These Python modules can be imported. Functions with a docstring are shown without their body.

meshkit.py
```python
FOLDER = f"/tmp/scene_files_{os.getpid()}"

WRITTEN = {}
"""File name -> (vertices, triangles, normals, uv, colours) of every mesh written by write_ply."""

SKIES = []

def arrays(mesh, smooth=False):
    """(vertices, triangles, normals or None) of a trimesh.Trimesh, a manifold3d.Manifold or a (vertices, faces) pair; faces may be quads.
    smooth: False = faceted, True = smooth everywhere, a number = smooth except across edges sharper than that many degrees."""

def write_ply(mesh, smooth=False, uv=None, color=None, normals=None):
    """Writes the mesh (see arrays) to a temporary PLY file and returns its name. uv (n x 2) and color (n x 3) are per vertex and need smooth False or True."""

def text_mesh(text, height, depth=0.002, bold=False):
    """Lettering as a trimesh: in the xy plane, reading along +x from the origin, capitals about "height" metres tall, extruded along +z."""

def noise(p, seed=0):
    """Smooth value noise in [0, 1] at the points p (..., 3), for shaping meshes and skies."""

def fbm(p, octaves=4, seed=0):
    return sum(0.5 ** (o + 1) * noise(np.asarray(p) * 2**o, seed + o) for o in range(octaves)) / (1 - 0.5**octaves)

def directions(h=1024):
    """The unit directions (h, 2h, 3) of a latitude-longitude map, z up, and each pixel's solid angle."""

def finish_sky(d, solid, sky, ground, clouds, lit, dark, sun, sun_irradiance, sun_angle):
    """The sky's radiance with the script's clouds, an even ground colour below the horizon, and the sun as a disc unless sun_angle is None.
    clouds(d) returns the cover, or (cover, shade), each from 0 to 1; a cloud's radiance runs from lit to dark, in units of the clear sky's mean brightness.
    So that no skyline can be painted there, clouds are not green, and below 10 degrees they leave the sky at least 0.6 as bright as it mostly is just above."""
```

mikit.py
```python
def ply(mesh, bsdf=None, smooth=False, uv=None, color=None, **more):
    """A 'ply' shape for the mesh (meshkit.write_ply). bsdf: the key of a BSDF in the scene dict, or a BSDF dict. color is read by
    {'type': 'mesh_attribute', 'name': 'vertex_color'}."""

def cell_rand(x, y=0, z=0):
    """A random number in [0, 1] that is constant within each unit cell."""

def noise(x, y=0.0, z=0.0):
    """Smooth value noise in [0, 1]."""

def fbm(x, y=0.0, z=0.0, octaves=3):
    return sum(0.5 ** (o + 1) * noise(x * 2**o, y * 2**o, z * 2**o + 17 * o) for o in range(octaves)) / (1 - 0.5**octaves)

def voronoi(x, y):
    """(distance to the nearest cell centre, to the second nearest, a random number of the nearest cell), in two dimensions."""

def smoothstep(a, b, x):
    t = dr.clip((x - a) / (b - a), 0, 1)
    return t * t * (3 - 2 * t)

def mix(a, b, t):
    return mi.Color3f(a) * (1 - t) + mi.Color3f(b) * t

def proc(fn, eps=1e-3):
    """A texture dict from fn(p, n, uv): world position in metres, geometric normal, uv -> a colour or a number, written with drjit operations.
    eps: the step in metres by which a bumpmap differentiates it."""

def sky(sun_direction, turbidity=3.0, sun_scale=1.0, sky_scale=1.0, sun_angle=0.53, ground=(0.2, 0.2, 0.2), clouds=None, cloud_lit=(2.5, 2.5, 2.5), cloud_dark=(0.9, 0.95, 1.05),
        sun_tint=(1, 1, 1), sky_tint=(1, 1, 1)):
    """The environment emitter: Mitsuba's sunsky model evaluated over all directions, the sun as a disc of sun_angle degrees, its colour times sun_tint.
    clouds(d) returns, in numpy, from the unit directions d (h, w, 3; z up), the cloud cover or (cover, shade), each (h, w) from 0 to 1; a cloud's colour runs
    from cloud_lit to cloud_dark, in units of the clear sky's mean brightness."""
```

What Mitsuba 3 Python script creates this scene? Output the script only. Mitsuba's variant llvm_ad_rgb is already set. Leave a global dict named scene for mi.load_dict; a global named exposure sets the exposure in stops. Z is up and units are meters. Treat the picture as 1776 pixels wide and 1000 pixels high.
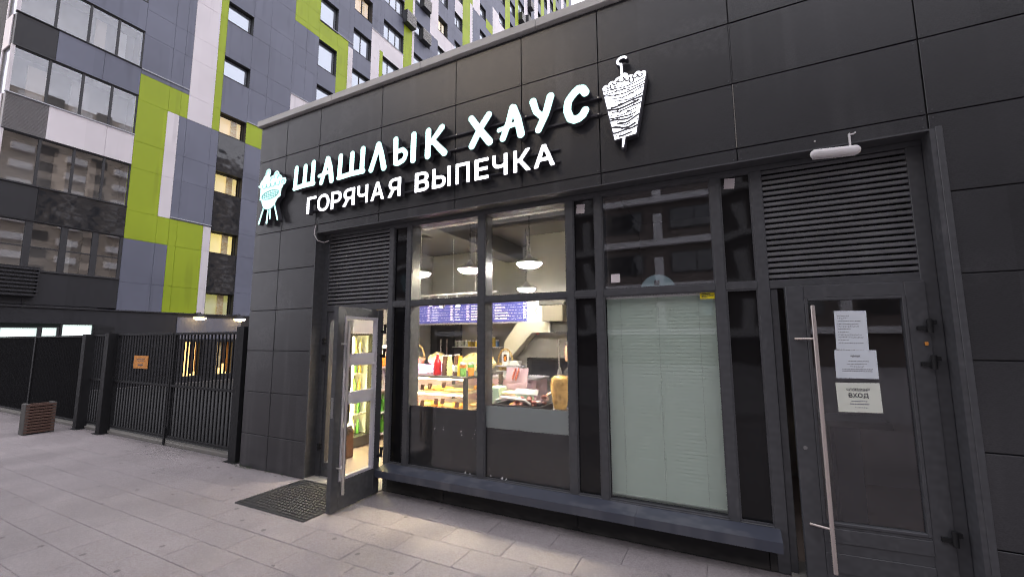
import math, random
import numpy as np
import trimesh, manifold3d, shapely
from shapely import affinity
from shapely.geometry import Polygon, LineString, Point, box as sbox
from shapely.ops import unary_union
import drjit as dr
import mitsuba as mi
import mikit, meshkit
from mikit import ply, proc, fbm, noise, voronoi, cell_rand, smoothstep, mix

T = mi.ScalarTransform4f
scene, labels = {}, {}
rng = random.Random(7)

# ------------------------------------------------------------------ camera, sky, exposure
PITCH, ROLL, YAW = math.radians(6.777), math.radians(-0.235), math.radians(26.75)
EYE = np.array([0.0, -4.022, 1.848])
FW = np.array([-math.sin(YAW) * math.cos(PITCH), math.cos(YAW) * math.cos(PITCH), math.sin(PITCH)])
RT = np.array([math.cos(YAW), math.sin(YAW), 0.0])
UP = np.cross(RT, FW)
UP = -RT * math.sin(ROLL) + UP * math.cos(ROLL)
scene['camera'] = {'type': 'perspective', 'fov': 100.74, 'fov_axis': 'x', 'near_clip': 0.05, 'far_clip': 600.0,
                   'to_world': T().look_at(origin=EYE.tolist(), target=(EYE + FW).tolist(), up=UP.tolist())}
scene['sky_light'] = mikit.sky((-0.35, -0.75, 0.35), turbidity=4, sun_scale=0.12, sun_angle=30, clouds=lambda d: 1.0,
                               cloud_lit=(2.42, 2.38, 2.6), ground=(0.15, 0.15, 0.16))
exposure = 3.1
LAMP = 1.25
SPOT = 1.85       # the cones of light under the pendant lamps        # scale of everything that is lit inside the shop
SIGN = 0.2        # radiance of the sign faces

# ------------------------------------------------------------------ helpers
_C = None
def _template():
    global _C
    c = 0.2
    P = []
    for k in range(3):
        for s in np.ndindex(2, 2, 2):
            p = [(0 if q == 0 else 1) for q in s]
            P.append(tuple(p) + (k,))
    pts = []
    for x, y, z, k in P:
        q = np.array([x, y, z], float)
        for j in range(3):
            if j != k:
                q[j] += c if q[j] == 0 else -c
        pts.append(q)
    pts = np.array(pts)
    hull = trimesh.Trimesh(pts, process=False).convex_hull if False else None
    from scipy.spatial import ConvexHull
    h = ConvexHull(pts)
    f = h.simplices.copy()
    for i, t in enumerate(f):
        n = np.cross(pts[t[1]] - pts[t[0]], pts[t[2]] - pts[t[0]])
        if n @ h.equations[i, :3] < 0:
            f[i] = t[::-1]
    _C = (P, f)

CUBE_F = np.array([[0, 1, 3], [0, 3, 2], [4, 6, 7], [4, 7, 5], [0, 4, 5], [0, 5, 1], [2, 3, 7], [2, 7, 6], [0, 2, 6], [0, 6, 4], [1, 5, 7], [1, 7, 3]])
def B(x0, x1, y0, y1, z0, z1, c=0.0):
    """a box, chamfered by c"""
    lo, hi = np.array([x0, y0, z0], float), np.array([x1, y1, z1], float)
    if c <= 0:
        v = np.array([[(lo, hi)[a][0], (lo, hi)[b][1], (lo, hi)[d][2]] for a in (0, 1) for b in (0, 1) for d in (0, 1)])
        return v, CUBE_F
    if _C is None:
        _template()
    v = []
    for x, y, z, k in _C[0]:
        q = np.array([(lo, hi)[x][0], (lo, hi)[y][1], (lo, hi)[z][2]])
        for j, s in enumerate((x, y, z)):
            if j != k:
                q[j] += c if s == 0 else -c
        v.append(q)
    return np.array(v), _C[1]

def J(*ms):
    vs, fs, n = [], [], 0
    for m in ms:
        if hasattr(m, 'vertices'):
            v, f = np.asarray(m.vertices), np.asarray(m.faces)
        elif hasattr(m, 'to_mesh'):
            mm = m.to_mesh(); v, f = mm.vert_properties[:, :3], mm.tri_verts
        else:
            v, f = m
        vs.append(v); fs.append(np.asarray(f) + n); n += len(v)
    return np.vstack(vs), np.vstack(fs)

def M(m, *ops):
    """moves a mesh: ('r', axis, degrees, origin) or ('t', x, y, z) or ('s', sx, sy, sz)"""
    v, f = J(m)
    v = np.array(v, float)
    for o in ops:
        if o[0] == 't':
            v = v + np.array(o[1:4])
        elif o[0] == 's':
            v = v * np.array(o[1:4])
        else:
            ax = {'x': [1, 0, 0], 'y': [0, 1, 0], 'z': [0, 0, 1]}[o[1]]
            R = trimesh.transformations.rotation_matrix(math.radians(o[2]), ax)[:3, :3]
            org = np.array(o[3]) if len(o) > 3 else np.zeros(3)
            v = (v - org) @ R.T + org
    return v, f

def cyl(p0, p1, r, n=14, r1=None):
    p0, p1 = np.array(p0, float), np.array(p1, float)
    r1 = r if r1 is None else r1
    t = (p1 - p0) / np.linalg.norm(p1 - p0)
    a = np.cross(t, [0, 0, 1.0] if abs(t[2]) < 0.9 else [1.0, 0, 0]); a /= np.linalg.norm(a)
    b = np.cross(t, a)
    g = np.arange(n) * 2 * math.pi / n
    ring = np.cos(g)[:, None] * a + np.sin(g)[:, None] * b
    v = np.vstack([p0 + ring * r, p1 + ring * r1, p0[None], p1[None]])
    i = np.arange(n); j = (i + 1) % n
    f = np.vstack([np.stack([i, j, j + n], 1), np.stack([i, j + n, i + n], 1), np.stack([j, i, i * 0 + 2 * n], 1), np.stack([i + n, j + n, i * 0 + 2 * n + 1], 1)])
    return v, f

def lathe(prof, n=20, at=(0, 0, 0)):
    """prof: (radius, z) from bottom to top, closed with caps"""
    g = np.arange(n) * 2 * math.pi / n
    v, f = [], []
    for r, z in prof:
        v += [(r * math.cos(a), r * math.sin(a), z) for a in g]
    for k in range(len(prof) - 1):
        for i in range(n):
            j = (i + 1) % n
            a, b, c, d = k * n + i, k * n + j, (k + 1) * n + j, (k + 1) * n + i
            f += [(a, b, c), (a, c, d)]
    v += [(0, 0, prof[0][1]), (0, 0, prof[-1][1])]
    m = len(v)
    for i in range(n):
        j = (i + 1) % n
        f += [(j, i, m - 2), ((len(prof) - 1) * n + i, (len(prof) - 1) * n + j, m - 1)]
    return np.array(v, float) + np.array(at), np.array(f)

def tube(pts, r, n=8):
    return J(*[cyl(pts[i], pts[i + 1], r, n) for i in range(len(pts) - 1)])

def blob(cx, cy, cz, rx, ry, rz, seed=0, amp=0.15, sub=2, freq=3.0):
    m = trimesh.creation.icosphere(sub)
    v = np.array(m.vertices)
    k = 1 + amp * (meshkit.fbm(v * freq + seed * 7.3, 3) - 0.5) * 2
    return v * k[:, None] * np.array([rx, ry, rz]) + np.array([cx, cy, cz]), np.array(m.faces)

def extr(poly, depth, y_front):
    """a shapely polygon in the facade plane (x, z), extruded from y_front backwards (+y) by depth"""
    ms = []
    for g in getattr(poly, 'geoms', [poly]):
        if g.is_empty or g.area < 1e-7:
            continue
        m = trimesh.creation.extrude_polygon(g, depth, engine='earcut')
        v = np.array(m.vertices)
        ms.append((np.stack([v[:, 0], y_front + depth - v[:, 2], v[:, 1]], 1), np.array(m.faces)))
    return J(*ms)

_count = {}
def key(base):
    n = _count.get(base, 0)
    _count[base] = n + 1
    return base if n == 0 else f'{base}_{n:03d}'

def put(base, mesh, mat, parent=None, smooth=False, **more):
    k = key(f'{parent}__{base}' if parent else base)
    scene[k] = ply(J(mesh), mat, smooth=smooth, **more)
    return k

def thing(base, label, cat, group=None):
    k = key(base)
    labels[k] = {'label': label, 'category': cat}
    if group:
        labels[k]['group'] = group
    return k

def one(base, mesh, mat, label, cat, group=None, smooth=False, **more):
    k = put(base, mesh, mat, smooth=smooth, **more)
    labels[k] = {'label': label, 'category': cat}
    if group:
        labels[k]['group'] = group
    return k

def struct(base, mesh, mat, **more):
    k = put(base, mesh, mat, **more)
    labels[k] = {'kind': 'structure'}
    return k

def key_last():
    return next(reversed(scene))

def stuff(k):
    labels.setdefault(k, {})['kind'] = 'stuff'

def area(rgb):
    return {'type': 'area', 'radiance': {'type': 'rgb', 'value': [float(c) for c in rgb]}}

# ------------------------------------------------------------------ materials
def flat(name, rgb, rough=0.5, spec=0.4, metal=0.0, two=False, **kw):
    d = {'type': 'principled', 'base_color': {'type': 'rgb', 'value': list(map(float, rgb))}, 'roughness': float(rough), 'specular': float(spec), 'metallic': float(metal), **kw}
    scene[name] = {'type': 'twosided', 'bsdf': d} if two else d
    return name

def tex(name, fn, rough=0.6, spec=0.3, bump=None, scale=0.002, eps=1e-3, metal=0.0, two=False):
    d = {'type': 'principled', 'base_color': proc(fn), 'roughness': rough if isinstance(rough, dict) else float(rough), 'specular': float(spec), 'metallic': float(metal)}
    if bump is not None:
        d = {'type': 'bumpmap', 'arbitrary': proc(bump, eps), 'scale': float(scale), 'bsdf': d}
    scene[name] = {'type': 'twosided', 'bsdf': d} if two else d
    return name

def clad_fn(p, n, uv):
    tone = 0.82 + 0.36 * cell_rand(dr.floor((p.x + 6.57) / 1.19), dr.floor((p.z - 0.48) / 0.6), 3)
    a = fbm(p.x * 1.1, p.y * 1.1, p.z * 1.1, 3)
    g = noise(p.x * 160, p.y * 160, p.z * 160)
    streak = smoothstep(0.56, 0.8, fbm(p.x * 5.5, p.z * 0.45, 4.0, 4))
    smudge = smoothstep(0.66, 0.8, fbm(p.x * 1.3 + 9, p.z * 1.3, 2.0, 4)) * noise(p.x * 35, p.z * 35, 3.0)
    dust = smoothstep(0.5, 0.0, p.z) * noise(p.x * 5, 2, p.z * 9)
    k = tone * (0.75 + 0.5 * a) * (0.8 + 0.4 * g)
    return mix((0.026, 0.026, 0.029), (0.06, 0.059, 0.063), dr.minimum(0.42 * streak + 0.5 * smudge + 0.45 * dust, 1.0)) * k
tex('m_clad', clad_fn, 0.31, 0.58)

def coping_fn(p, n, uv):
    return mi.Color3f(0.46, 0.45, 0.43) * (0.85 + 0.3 * fbm(p.x * 2, p.y * 2, p.z * 8))
tex('m_coping', coping_fn, 0.45, 0.4)

def alu_fn(p, n, uv):
    scuff = smoothstep(0.66, 0.8, fbm(p.x * 14, p.y * 14, p.z * 5, 3))
    return mix((0.055, 0.056, 0.061), (0.085, 0.085, 0.09), 0.4 * scuff) * (0.85 + 0.3 * noise(p.x * 30, p.y * 30, p.z * 30))
tex('m_frame', alu_fn, 0.4, 0.5)
def louvre_fn(p, n, uv):
    return mi.Color3f(0.1, 0.1, 0.105) * (0.7 + 0.6 * fbm(p.x * 9, p.y * 20, p.z * 6))
tex('m_louvre', louvre_fn, 0.38, 0.5)
flat('m_black', (0.012, 0.012, 0.013), 0.6, 0.3)
flat('m_dark', (0.03, 0.03, 0.032), 0.6, 0.3)
def sill_fn(p, n, uv):
    d = smoothstep(0.45, 0.8, fbm(p.x * 6, p.y * 10, 1.0, 3))
    return mix((0.045, 0.05, 0.068), (0.11, 0.11, 0.12), 0.4 * d)
tex('m_sill', sill_fn, 0.42, 0.5)
def plinth_fn(p, n, uv):
    d = smoothstep(0.12, 0.0, p.z) * fbm(p.x * 7, 1.0, p.z * 14)
    return mix((0.012, 0.012, 0.013), (0.12, 0.11, 0.1), 0.5 * d)
tex('m_plinth', plinth_fn, 0.55, 0.3)

# glass
scene['m_pane'] = {'type': 'thindielectric', 'int_ior': 1.52}
scene['m_coated'] = {'type': 'blendbsdf', 'weight': 0.15, 'a': {'type': 'thindielectric', 'int_ior': 1.5}, 'b': {'type': 'conductor', 'material': 'none', 'specular_reflectance': {'type': 'rgb', 'value': [0.88, 0.92, 1.0]}}}
scene['m_tinted'] = {'type': 'blendbsdf', 'weight': 0.065, 'a': {'type': 'thindielectric', 'int_ior': 1.5}, 'b': {'type': 'conductor', 'material': 'none', 'specular_reflectance': {'type': 'rgb', 'value': [0.88, 0.9, 1.0]}}}
scene['m_doorglass'] = {'type': 'blendbsdf', 'weight': 0.05, 'a': {'type': 'thindielectric', 'int_ior': 1.45}, 'b': {'type': 'conductor', 'material': 'none', 'specular_reflectance': {'type': 'rgb', 'value': [0.88, 0.9, 1.0]}}}
def warp(p, n, uv):
    return fbm(p.x * 2.3, p.y * 2.3, p.z * 2.3, 2)
scene['m_mirror'] = {'type': 'bumpmap', 'arbitrary': proc(warp, 0.01), 'scale': 0.006, 'bsdf': {'type': 'principled', 'base_color': {'type': 'rgb', 'value': [0.5, 0.54, 0.6]}, 'metallic': 0.75, 'roughness': 0.04, 'specular': 0.5}}
scene['m_blackglass'] = {'type': 'bumpmap', 'arbitrary': proc(warp, 0.01), 'scale': 0.004, 'bsdf': {'type': 'principled', 'base_color': {'type': 'rgb', 'value': [0.006, 0.006, 0.007]}, 'roughness': 0.04, 'specular': 0.4}}
scene['m_glossdark'] = {'type': 'bumpmap', 'arbitrary': proc(warp, 0.01), 'scale': 0.006, 'bsdf': {'type': 'principled', 'base_color': {'type': 'rgb', 'value': [0.02, 0.022, 0.027]}, 'roughness': 0.05, 'specular': 0.9}}

# tower cladding
def panel_tex(name, rgb, vary=0.12, rough=0.45):
    def fn(p, n, uv):
        t = cell_rand(dr.floor(p.y / 1.2), dr.floor(p.z / 1.48), 5)
        s = fbm(p.y * 0.7, p.z * 0.7, 3.0, 2)
        dirt = smoothstep(0.6, 0.85, fbm(p.y * 4.0, p.z * 0.45, 9.0, 3))
        return mi.Color3f(rgb) * (1 - vary / 2 + vary * t) * (0.92 + 0.16 * s) * (1 - 0.12 * dirt)
    return tex(name, fn, rough, 0.4)
panel_tex('m_tgray', (0.165, 0.175, 0.23), 0.14)
panel_tex('m_tgreen', (0.36, 0.46, 0.022), 0.08)
panel_tex('m_twhite', (0.78, 0.73, 0.755), 0.06)
panel_tex('m_tdark', (0.035, 0.035, 0.04), 0.2)
panel_tex('m_tgrille', (0.3, 0.29, 0.295), 0.05)
flat('m_reveal', (0.035, 0.035, 0.038), 0.5)
flat('m_tframe', (0.05, 0.05, 0.055), 0.4)
flat('m_twhiteframe', (0.55, 0.56, 0.6), 0.4)

# ground
def paver_fn(tone):
    def fn(p, n, uv):
        a = fbm(p.x * 1.7, p.y * 1.7, 2.0, 3)
        g = noise(p.x * 210, p.y * 210, 1.0)
        g2 = noise(p.x * 70, p.y * 70, 4.0)
        stain = smoothstep(0.6, 0.78, fbm(p.x * 0.8 + 5, p.y * 0.8, 7.0, 4))
        spot = smoothstep(0.80, 0.9, noise(p.x * 11, p.y * 11, 3.0))
        gum = smoothstep(0.05, 0.035, voronoi(p.x * 1.9, p.y * 1.9)[0]) * smoothstep(0.45, 0.6, cell_rand(dr.floor(p.x * 1.9), dr.floor(p.y * 1.9), 9))
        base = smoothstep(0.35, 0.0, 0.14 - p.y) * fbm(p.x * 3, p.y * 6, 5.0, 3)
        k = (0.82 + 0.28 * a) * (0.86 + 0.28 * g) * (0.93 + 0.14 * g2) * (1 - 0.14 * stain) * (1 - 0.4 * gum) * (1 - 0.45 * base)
        return mi.Color3f(0.266, 0.238, 0.239) * tone * k
    return fn
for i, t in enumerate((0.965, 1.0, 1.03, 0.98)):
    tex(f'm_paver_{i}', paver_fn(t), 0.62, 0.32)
def joint_fn(p, n, uv):
    return mi.Color3f(0.19, 0.17, 0.17) * (0.6 + 0.8 * noise(p.x * 60, p.y * 60, 2.0))
tex('m_joint', joint_fn, 0.8, 0.2)
def ground_fn(p, n, uv):
    return mi.Color3f(0.25, 0.235, 0.24) * (0.75 + 0.5 * fbm(p.x * 0.6, p.y * 0.6, 1.0, 4)) * (0.85 + 0.3 * noise(p.x * 90, p.y * 90, 1.0))
tex('m_ground', ground_fn, 0.75, 0.25)

# metal, plastic, paint
flat('m_steel', (0.62, 0.6, 0.58), 0.28, 0.5, 0.95)
flat('m_handletan', (0.6, 0.53, 0.49), 0.32, 0.5, 0.7)
flat('m_steeldark', (0.3, 0.3, 0.3), 0.35, 0.5, 0.9)
flat('m_whiteplastic', (0.62, 0.6, 0.6), 0.35, 0.4)
flat('m_whitepaint', (0.7, 0.7, 0.7), 0.45, 0.4)
flat('m_lilacpaint', (0.37, 0.355, 0.39), 0.4, 0.4)
flat('m_paper', (0.62, 0.66, 0.7), 0.8, 0.2, two=True)
flat('m_paperwarm', (0.66, 0.68, 0.6), 0.8, 0.2, two=True)
flat('m_ink', (0.06, 0.06, 0.065), 0.8, 0.1)
flat('m_inkgray', (0.25, 0.26, 0.28), 0.8, 0.1)
flat('m_tape', (0.6, 0.55, 0.55), 0.7, 0.2)
flat('m_yellow', (0.8, 0.66, 0.02), 0.6, 0.3)
flat('m_orange', (0.62, 0.25, 0.05), 0.6, 0.3)
flat('m_fence', (0.015, 0.015, 0.0165), 0.65, 0.25)
flat('m_fencedark', (0.011, 0.011, 0.012), 0.95, 0.04)
flat('m_asphalt', (0.045, 0.045, 0.046), 0.9, 0.1)
flat('m_rubber', (0.05, 0.05, 0.05), 0.42, 0.5)
flat('m_blind', (0.37, 0.45, 0.385), 0.5, 0.4, two=True)
flat('m_blindline', (0.26, 0.31, 0.265), 0.6)
flat('m_film', (0.22, 0.25, 0.24), 0.3, 0.5)
flat('m_teal', (0.3, 0.45, 0.5), 0.5)
flat('m_signside', (0.05, 0.05, 0.06), 0.4, 0.4)
flat('m_emit', (0.6, 0.6, 0.6), 0.6, 0.2)
def wood_fn(p, n, uv):
    g = fbm(p.x * 6, p.y * 6, p.z * 60, 3)
    return mix((0.075, 0.042, 0.032), (0.16, 0.095, 0.075), g)
tex('m_wood', wood_fn, 0.6, 0.3)
flat('m_bingray', (0.1, 0.096, 0.09), 0.8, 0.2)
flat('m_concrete', (0.2, 0.19, 0.175), 0.8, 0.2)
# interior
def plaster(rgb):
    def fn(p, n, uv):
        return mi.Color3f(rgb) * (0.88 + 0.24 * fbm(p.x * 1.5, p.y * 1.5, p.z * 1.5, 3))
    return fn
tex('m_wall_light', plaster((0.40, 0.395, 0.375)), 0.8, 0.2)
tex('m_wall_gray', plaster((0.27, 0.255, 0.24)), 0.75, 0.2)
tex('m_ceiling', plaster((0.13, 0.13, 0.135)), 0.85, 0.1)
tex('m_floor_in', plaster((0.3, 0.24, 0.2)), 0.4, 0.4)
flat('m_duct', (0.45, 0.42, 0.34), 0.5, 0.4)
flat('m_hood', (0.42, 0.39, 0.32), 0.35, 0.5, 0.3)
flat('m_navy', (0.05, 0.06, 0.2), 0.4, 0.4)
flat('m_caseframe', (0.09, 0.088, 0.085), 0.35, 0.5, 0.5)
flat('m_shelf', (0.55, 0.52, 0.42), 0.4)
def bread_fn(p, n, uv):
    return mix((0.75, 0.5, 0.16), (0.45, 0.2, 0.04), smoothstep(0.35, 0.7, fbm(p.x * 14, p.y * 14, p.z * 14, 3)))
tex('m_bread', bread_fn, 0.5, 0.3)
def cream_fn(p, n, uv):
    return mix((0.8, 0.7, 0.42), (0.7, 0.48, 0.2), smoothstep(0.4, 0.7, fbm(p.x * 16, p.y * 16, p.z * 16, 3)))
tex('m_cream', cream_fn, 0.5, 0.3)
def doner_fn(p, n, uv):
    lay = fbm(p.x * 9, p.y * 9, p.z * 34, 3)
    spot = smoothstep(0.55, 0.75, fbm(p.x * 20, p.y * 20, p.z * 13, 3))
    return mix(mix((0.85, 0.58, 0.2), (0.6, 0.32, 0.07), lay), (0.4, 0.18, 0.04), 0.5 * spot)
def doner_bump(p, n, uv):
    return fbm(p.x * 18, p.y * 18, p.z * 45, 3)
tex('m_doner', doner_fn, 0.4, 0.5, doner_bump, 0.012, 2e-3)
def wicker_fn(p, n, uv):
    return mix((0.62, 0.46, 0.2), (0.3, 0.18, 0.06), smoothstep(0.4, 0.6, noise(p.x * 70, p.y * 70, p.z * 90)))
tex('m_wicker', wicker_fn, 0.6, 0.3)
flat('m_red', (0.35, 0.012, 0.015), 0.2, 0.5)
flat('m_darkred', (0.1, 0.02, 0.02), 0.2, 0.5)
flat('m_mustard', (0.75, 0.5, 0.05), 0.25, 0.5)
flat('m_lemon', (0.75, 0.7, 0.3), 0.25, 0.5)
flat('m_brown', (0.09, 0.045, 0.03), 0.25, 0.5)
flat('m_greenbottle', (0.06, 0.22, 0.03), 0.15, 0.6)
flat('m_salad', (0.16, 0.35, 0.08), 0.5)
flat('m_carrot', (0.75, 0.28, 0.05), 0.5)
flat('m_pink', (0.55, 0.4, 0.46), 0.4)
flat('m_mint', (0.42, 0.56, 0.46), 0.5)
flat('m_meat', (0.16, 0.035, 0.025), 0.4, 0.5)
flat('m_onion', (0.62, 0.5, 0.5), 0.4)
flat('m_sausage', (0.55, 0.16, 0.12), 0.35)
flat('m_jar', (0.45, 0.46, 0.42), 0.2, 0.6)
flat('m_jaryellow', (0.55, 0.38, 0.06), 0.2, 0.6)
flat('m_blue', (0.12, 0.25, 0.5), 0.2, 0.6)
flat('m_skin', (0.52, 0.31, 0.22), 0.5, 0.35)
flat('m_hair', (0.015, 0.011, 0.01), 0.5, 0.4)
flat('m_shirt', (0.02, 0.02, 0.024), 0.8, 0.2)
flat('m_trousers', (0.03, 0.035, 0.06), 0.8, 0.2)
flat('m_eye', (0.7, 0.7, 0.7), 0.2)
flat('m_lips', (0.4, 0.14, 0.12), 0.5)
flat('m_woodpanel', (0.4, 0.22, 0.09), 0.45)
flat('m_bag', (0.03, 0.028, 0.026), 0.2, 0.6)
# the buildings across the street
flat('m_brick', (0.165, 0.14, 0.13), 0.85, 0.2)
flat('m_band', (0.72, 0.71, 0.72), 0.7, 0.2)
flat('m_tan', (0.36, 0.31, 0.26), 0.8, 0.2)
exec_marker = 0

# ------------------------------------------------------------------ ground
struct('ground', B(-150, 150, -120, 150, -0.4, -0.012), 'm_ground')
PAVE = struct('pavement', B(-24, 7, -7.5, 0.16, -0.0119, -0.006), 'm_joint')
pav = []
PY = 0.326
for r in range(0, 20):
    y1 = 0.04 - r * PY
    y0 = y1 - PY
    off = (0.39, 0.07, 0.43, 0.154, 0.36, 0.02, 0.41, 0.11)[r % 8]
    for c in range(-36, 11):
        x0 = c * 0.64 + off
        pav.append((x0, x0 + 0.64, y0, y1))
for c in range(-16, 5):     # the narrow course along the plinth
    pav.append((c * 0.64 + 0.05, c * 0.64 + 0.69, 0.04, 0.148))
pav = [q for q in pav if q[1] > -19.5 and q[0] < 4]
def seen(q):
    p = np.array([(q[0] + q[1]) / 2, (q[2] + q[3]) / 2, 0]) - EYE
    d = np.linalg.norm(p)
    if p @ FW < 0.3 or (abs(p @ RT) / (p @ FW)) > 1.35:
        return 0.0
    return (q[1] - q[0]) * (q[3] - q[2]) * EYE[2] / d ** 3
pav.sort(key=seen, reverse=True)
rest = [[], [], [], []]
for i, q in enumerate(pav):
    m = rng.choice((0, 1, 1, 2, 3))
    dz = rng.uniform(-0.0012, 0.0008)
    g = 0.002
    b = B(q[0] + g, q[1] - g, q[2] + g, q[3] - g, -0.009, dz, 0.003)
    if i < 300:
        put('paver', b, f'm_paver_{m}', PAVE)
    else:
        rest[m].append(b)
for m in range(4):
    if rest[m]:
        stuff(put('distant_paver', J(*rest[m]), f'm_paver_{m}', PAVE))

# ------------------------------------------------------------------ the shop building
SHOP = thing('shop_building', 'dark single-storey shop building clad in charcoal panels with lit shop windows', 'building')
OL, OR, OT = -5.14, 1.408, 3.352          # the big recessed opening
R = 0.15                                   # depth of the glazing behind the cladding
g = 0.005
def clad(x0, x1, z0, z1, y=0.0):
    c = [(x0 + x1) / 2, y, (z0 + z1) / 2]
    b = M(B(x0 + g, x1 - g, y - 0.001 * rng.random(), y + 0.018, z0 + g, z1 - g, 0.002), ('r', 'x', rng.uniform(-.16, .16), c), ('r', 'z', rng.uniform(-.12, .12), c), ('r', 'y', rng.uniform(-.06, .06), c))
    k = put('cladding_panel', b, 'm_clad', SHOP)
    rv = [cyl((xx, y - .004, zz_), (xx, y, zz_), .006, 8) for xx in (x0 + .03, x1 - .03) for zz_ in (z0 + .03, z1 - .03)]
    put('rivet', J(*rv), 'm_frame', k)
    stuff(key_last())
rows = [0.0, 0.48, 1.086, 1.69, 2.287, 2.88, 3.478, 4.079, 4.66, 5.262]
tops = [-6.57, -5.92, -5.17, -3.97, -2.78, -1.9, -1.03, 0.166, 1.408, 2.6, 3.8, 5.0]
for zi in range(6, 9):
    for a, b in zip(tops, tops[1:]):
        clad(a, b, rows[zi], rows[zi + 1])
edge = [OL, -3.97, -2.78, -1.03, 0.166, OR]
for a, b in zip(edge, edge[1:]):
    clad(a, b, OT, rows[6])
for zi in range(6):
    for a, b in ((-6.57, -5.94), (-5.94, OL), (OR, 2.6), (2.6, 3.8), (3.8, 5.0)):
        clad(a, b, rows[zi], rows[zi + 1])
put('wall', J(B(-6.565, OL - 0.001, 0.0235, 0.3, 0, 5.25), B(OR + 0.001, 5.0, 0.0235, 0.3, 0, 5.25), B(OL - 0.001, OR + 0.001, 0.0235, 0.3, OT + 0.002, 5.25),
              B(-6.565, -6.35, 0.3, 9, 0, 5.25), B(4.8, 5.0, 0.3, 9, 0, 5.25), B(-6.35, 4.8, 8.8, 9, 0, 5.25)), 'm_dark', SHOP)
put('roof', B(-6.35, 4.8, 0.3, 8.8, 4.9, 5.1), 'm_dark', SHOP)
cj = [-6.62, -4.9, -3.3, -1.7, -0.1, 1.5, 3.1, 5.05]
for a, b in zip(cj, cj[1:]):
    put('coping', B(a + 0.002, b - 0.002, -0.055, 0.36, 5.266, 5.365, 0.006), 'm_coping', SHOP)
put('coping', B(-6.62, -6.3, 0.364, 9.05, 5.266, 5.365, 0.006), 'm_coping', SHOP)
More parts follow.
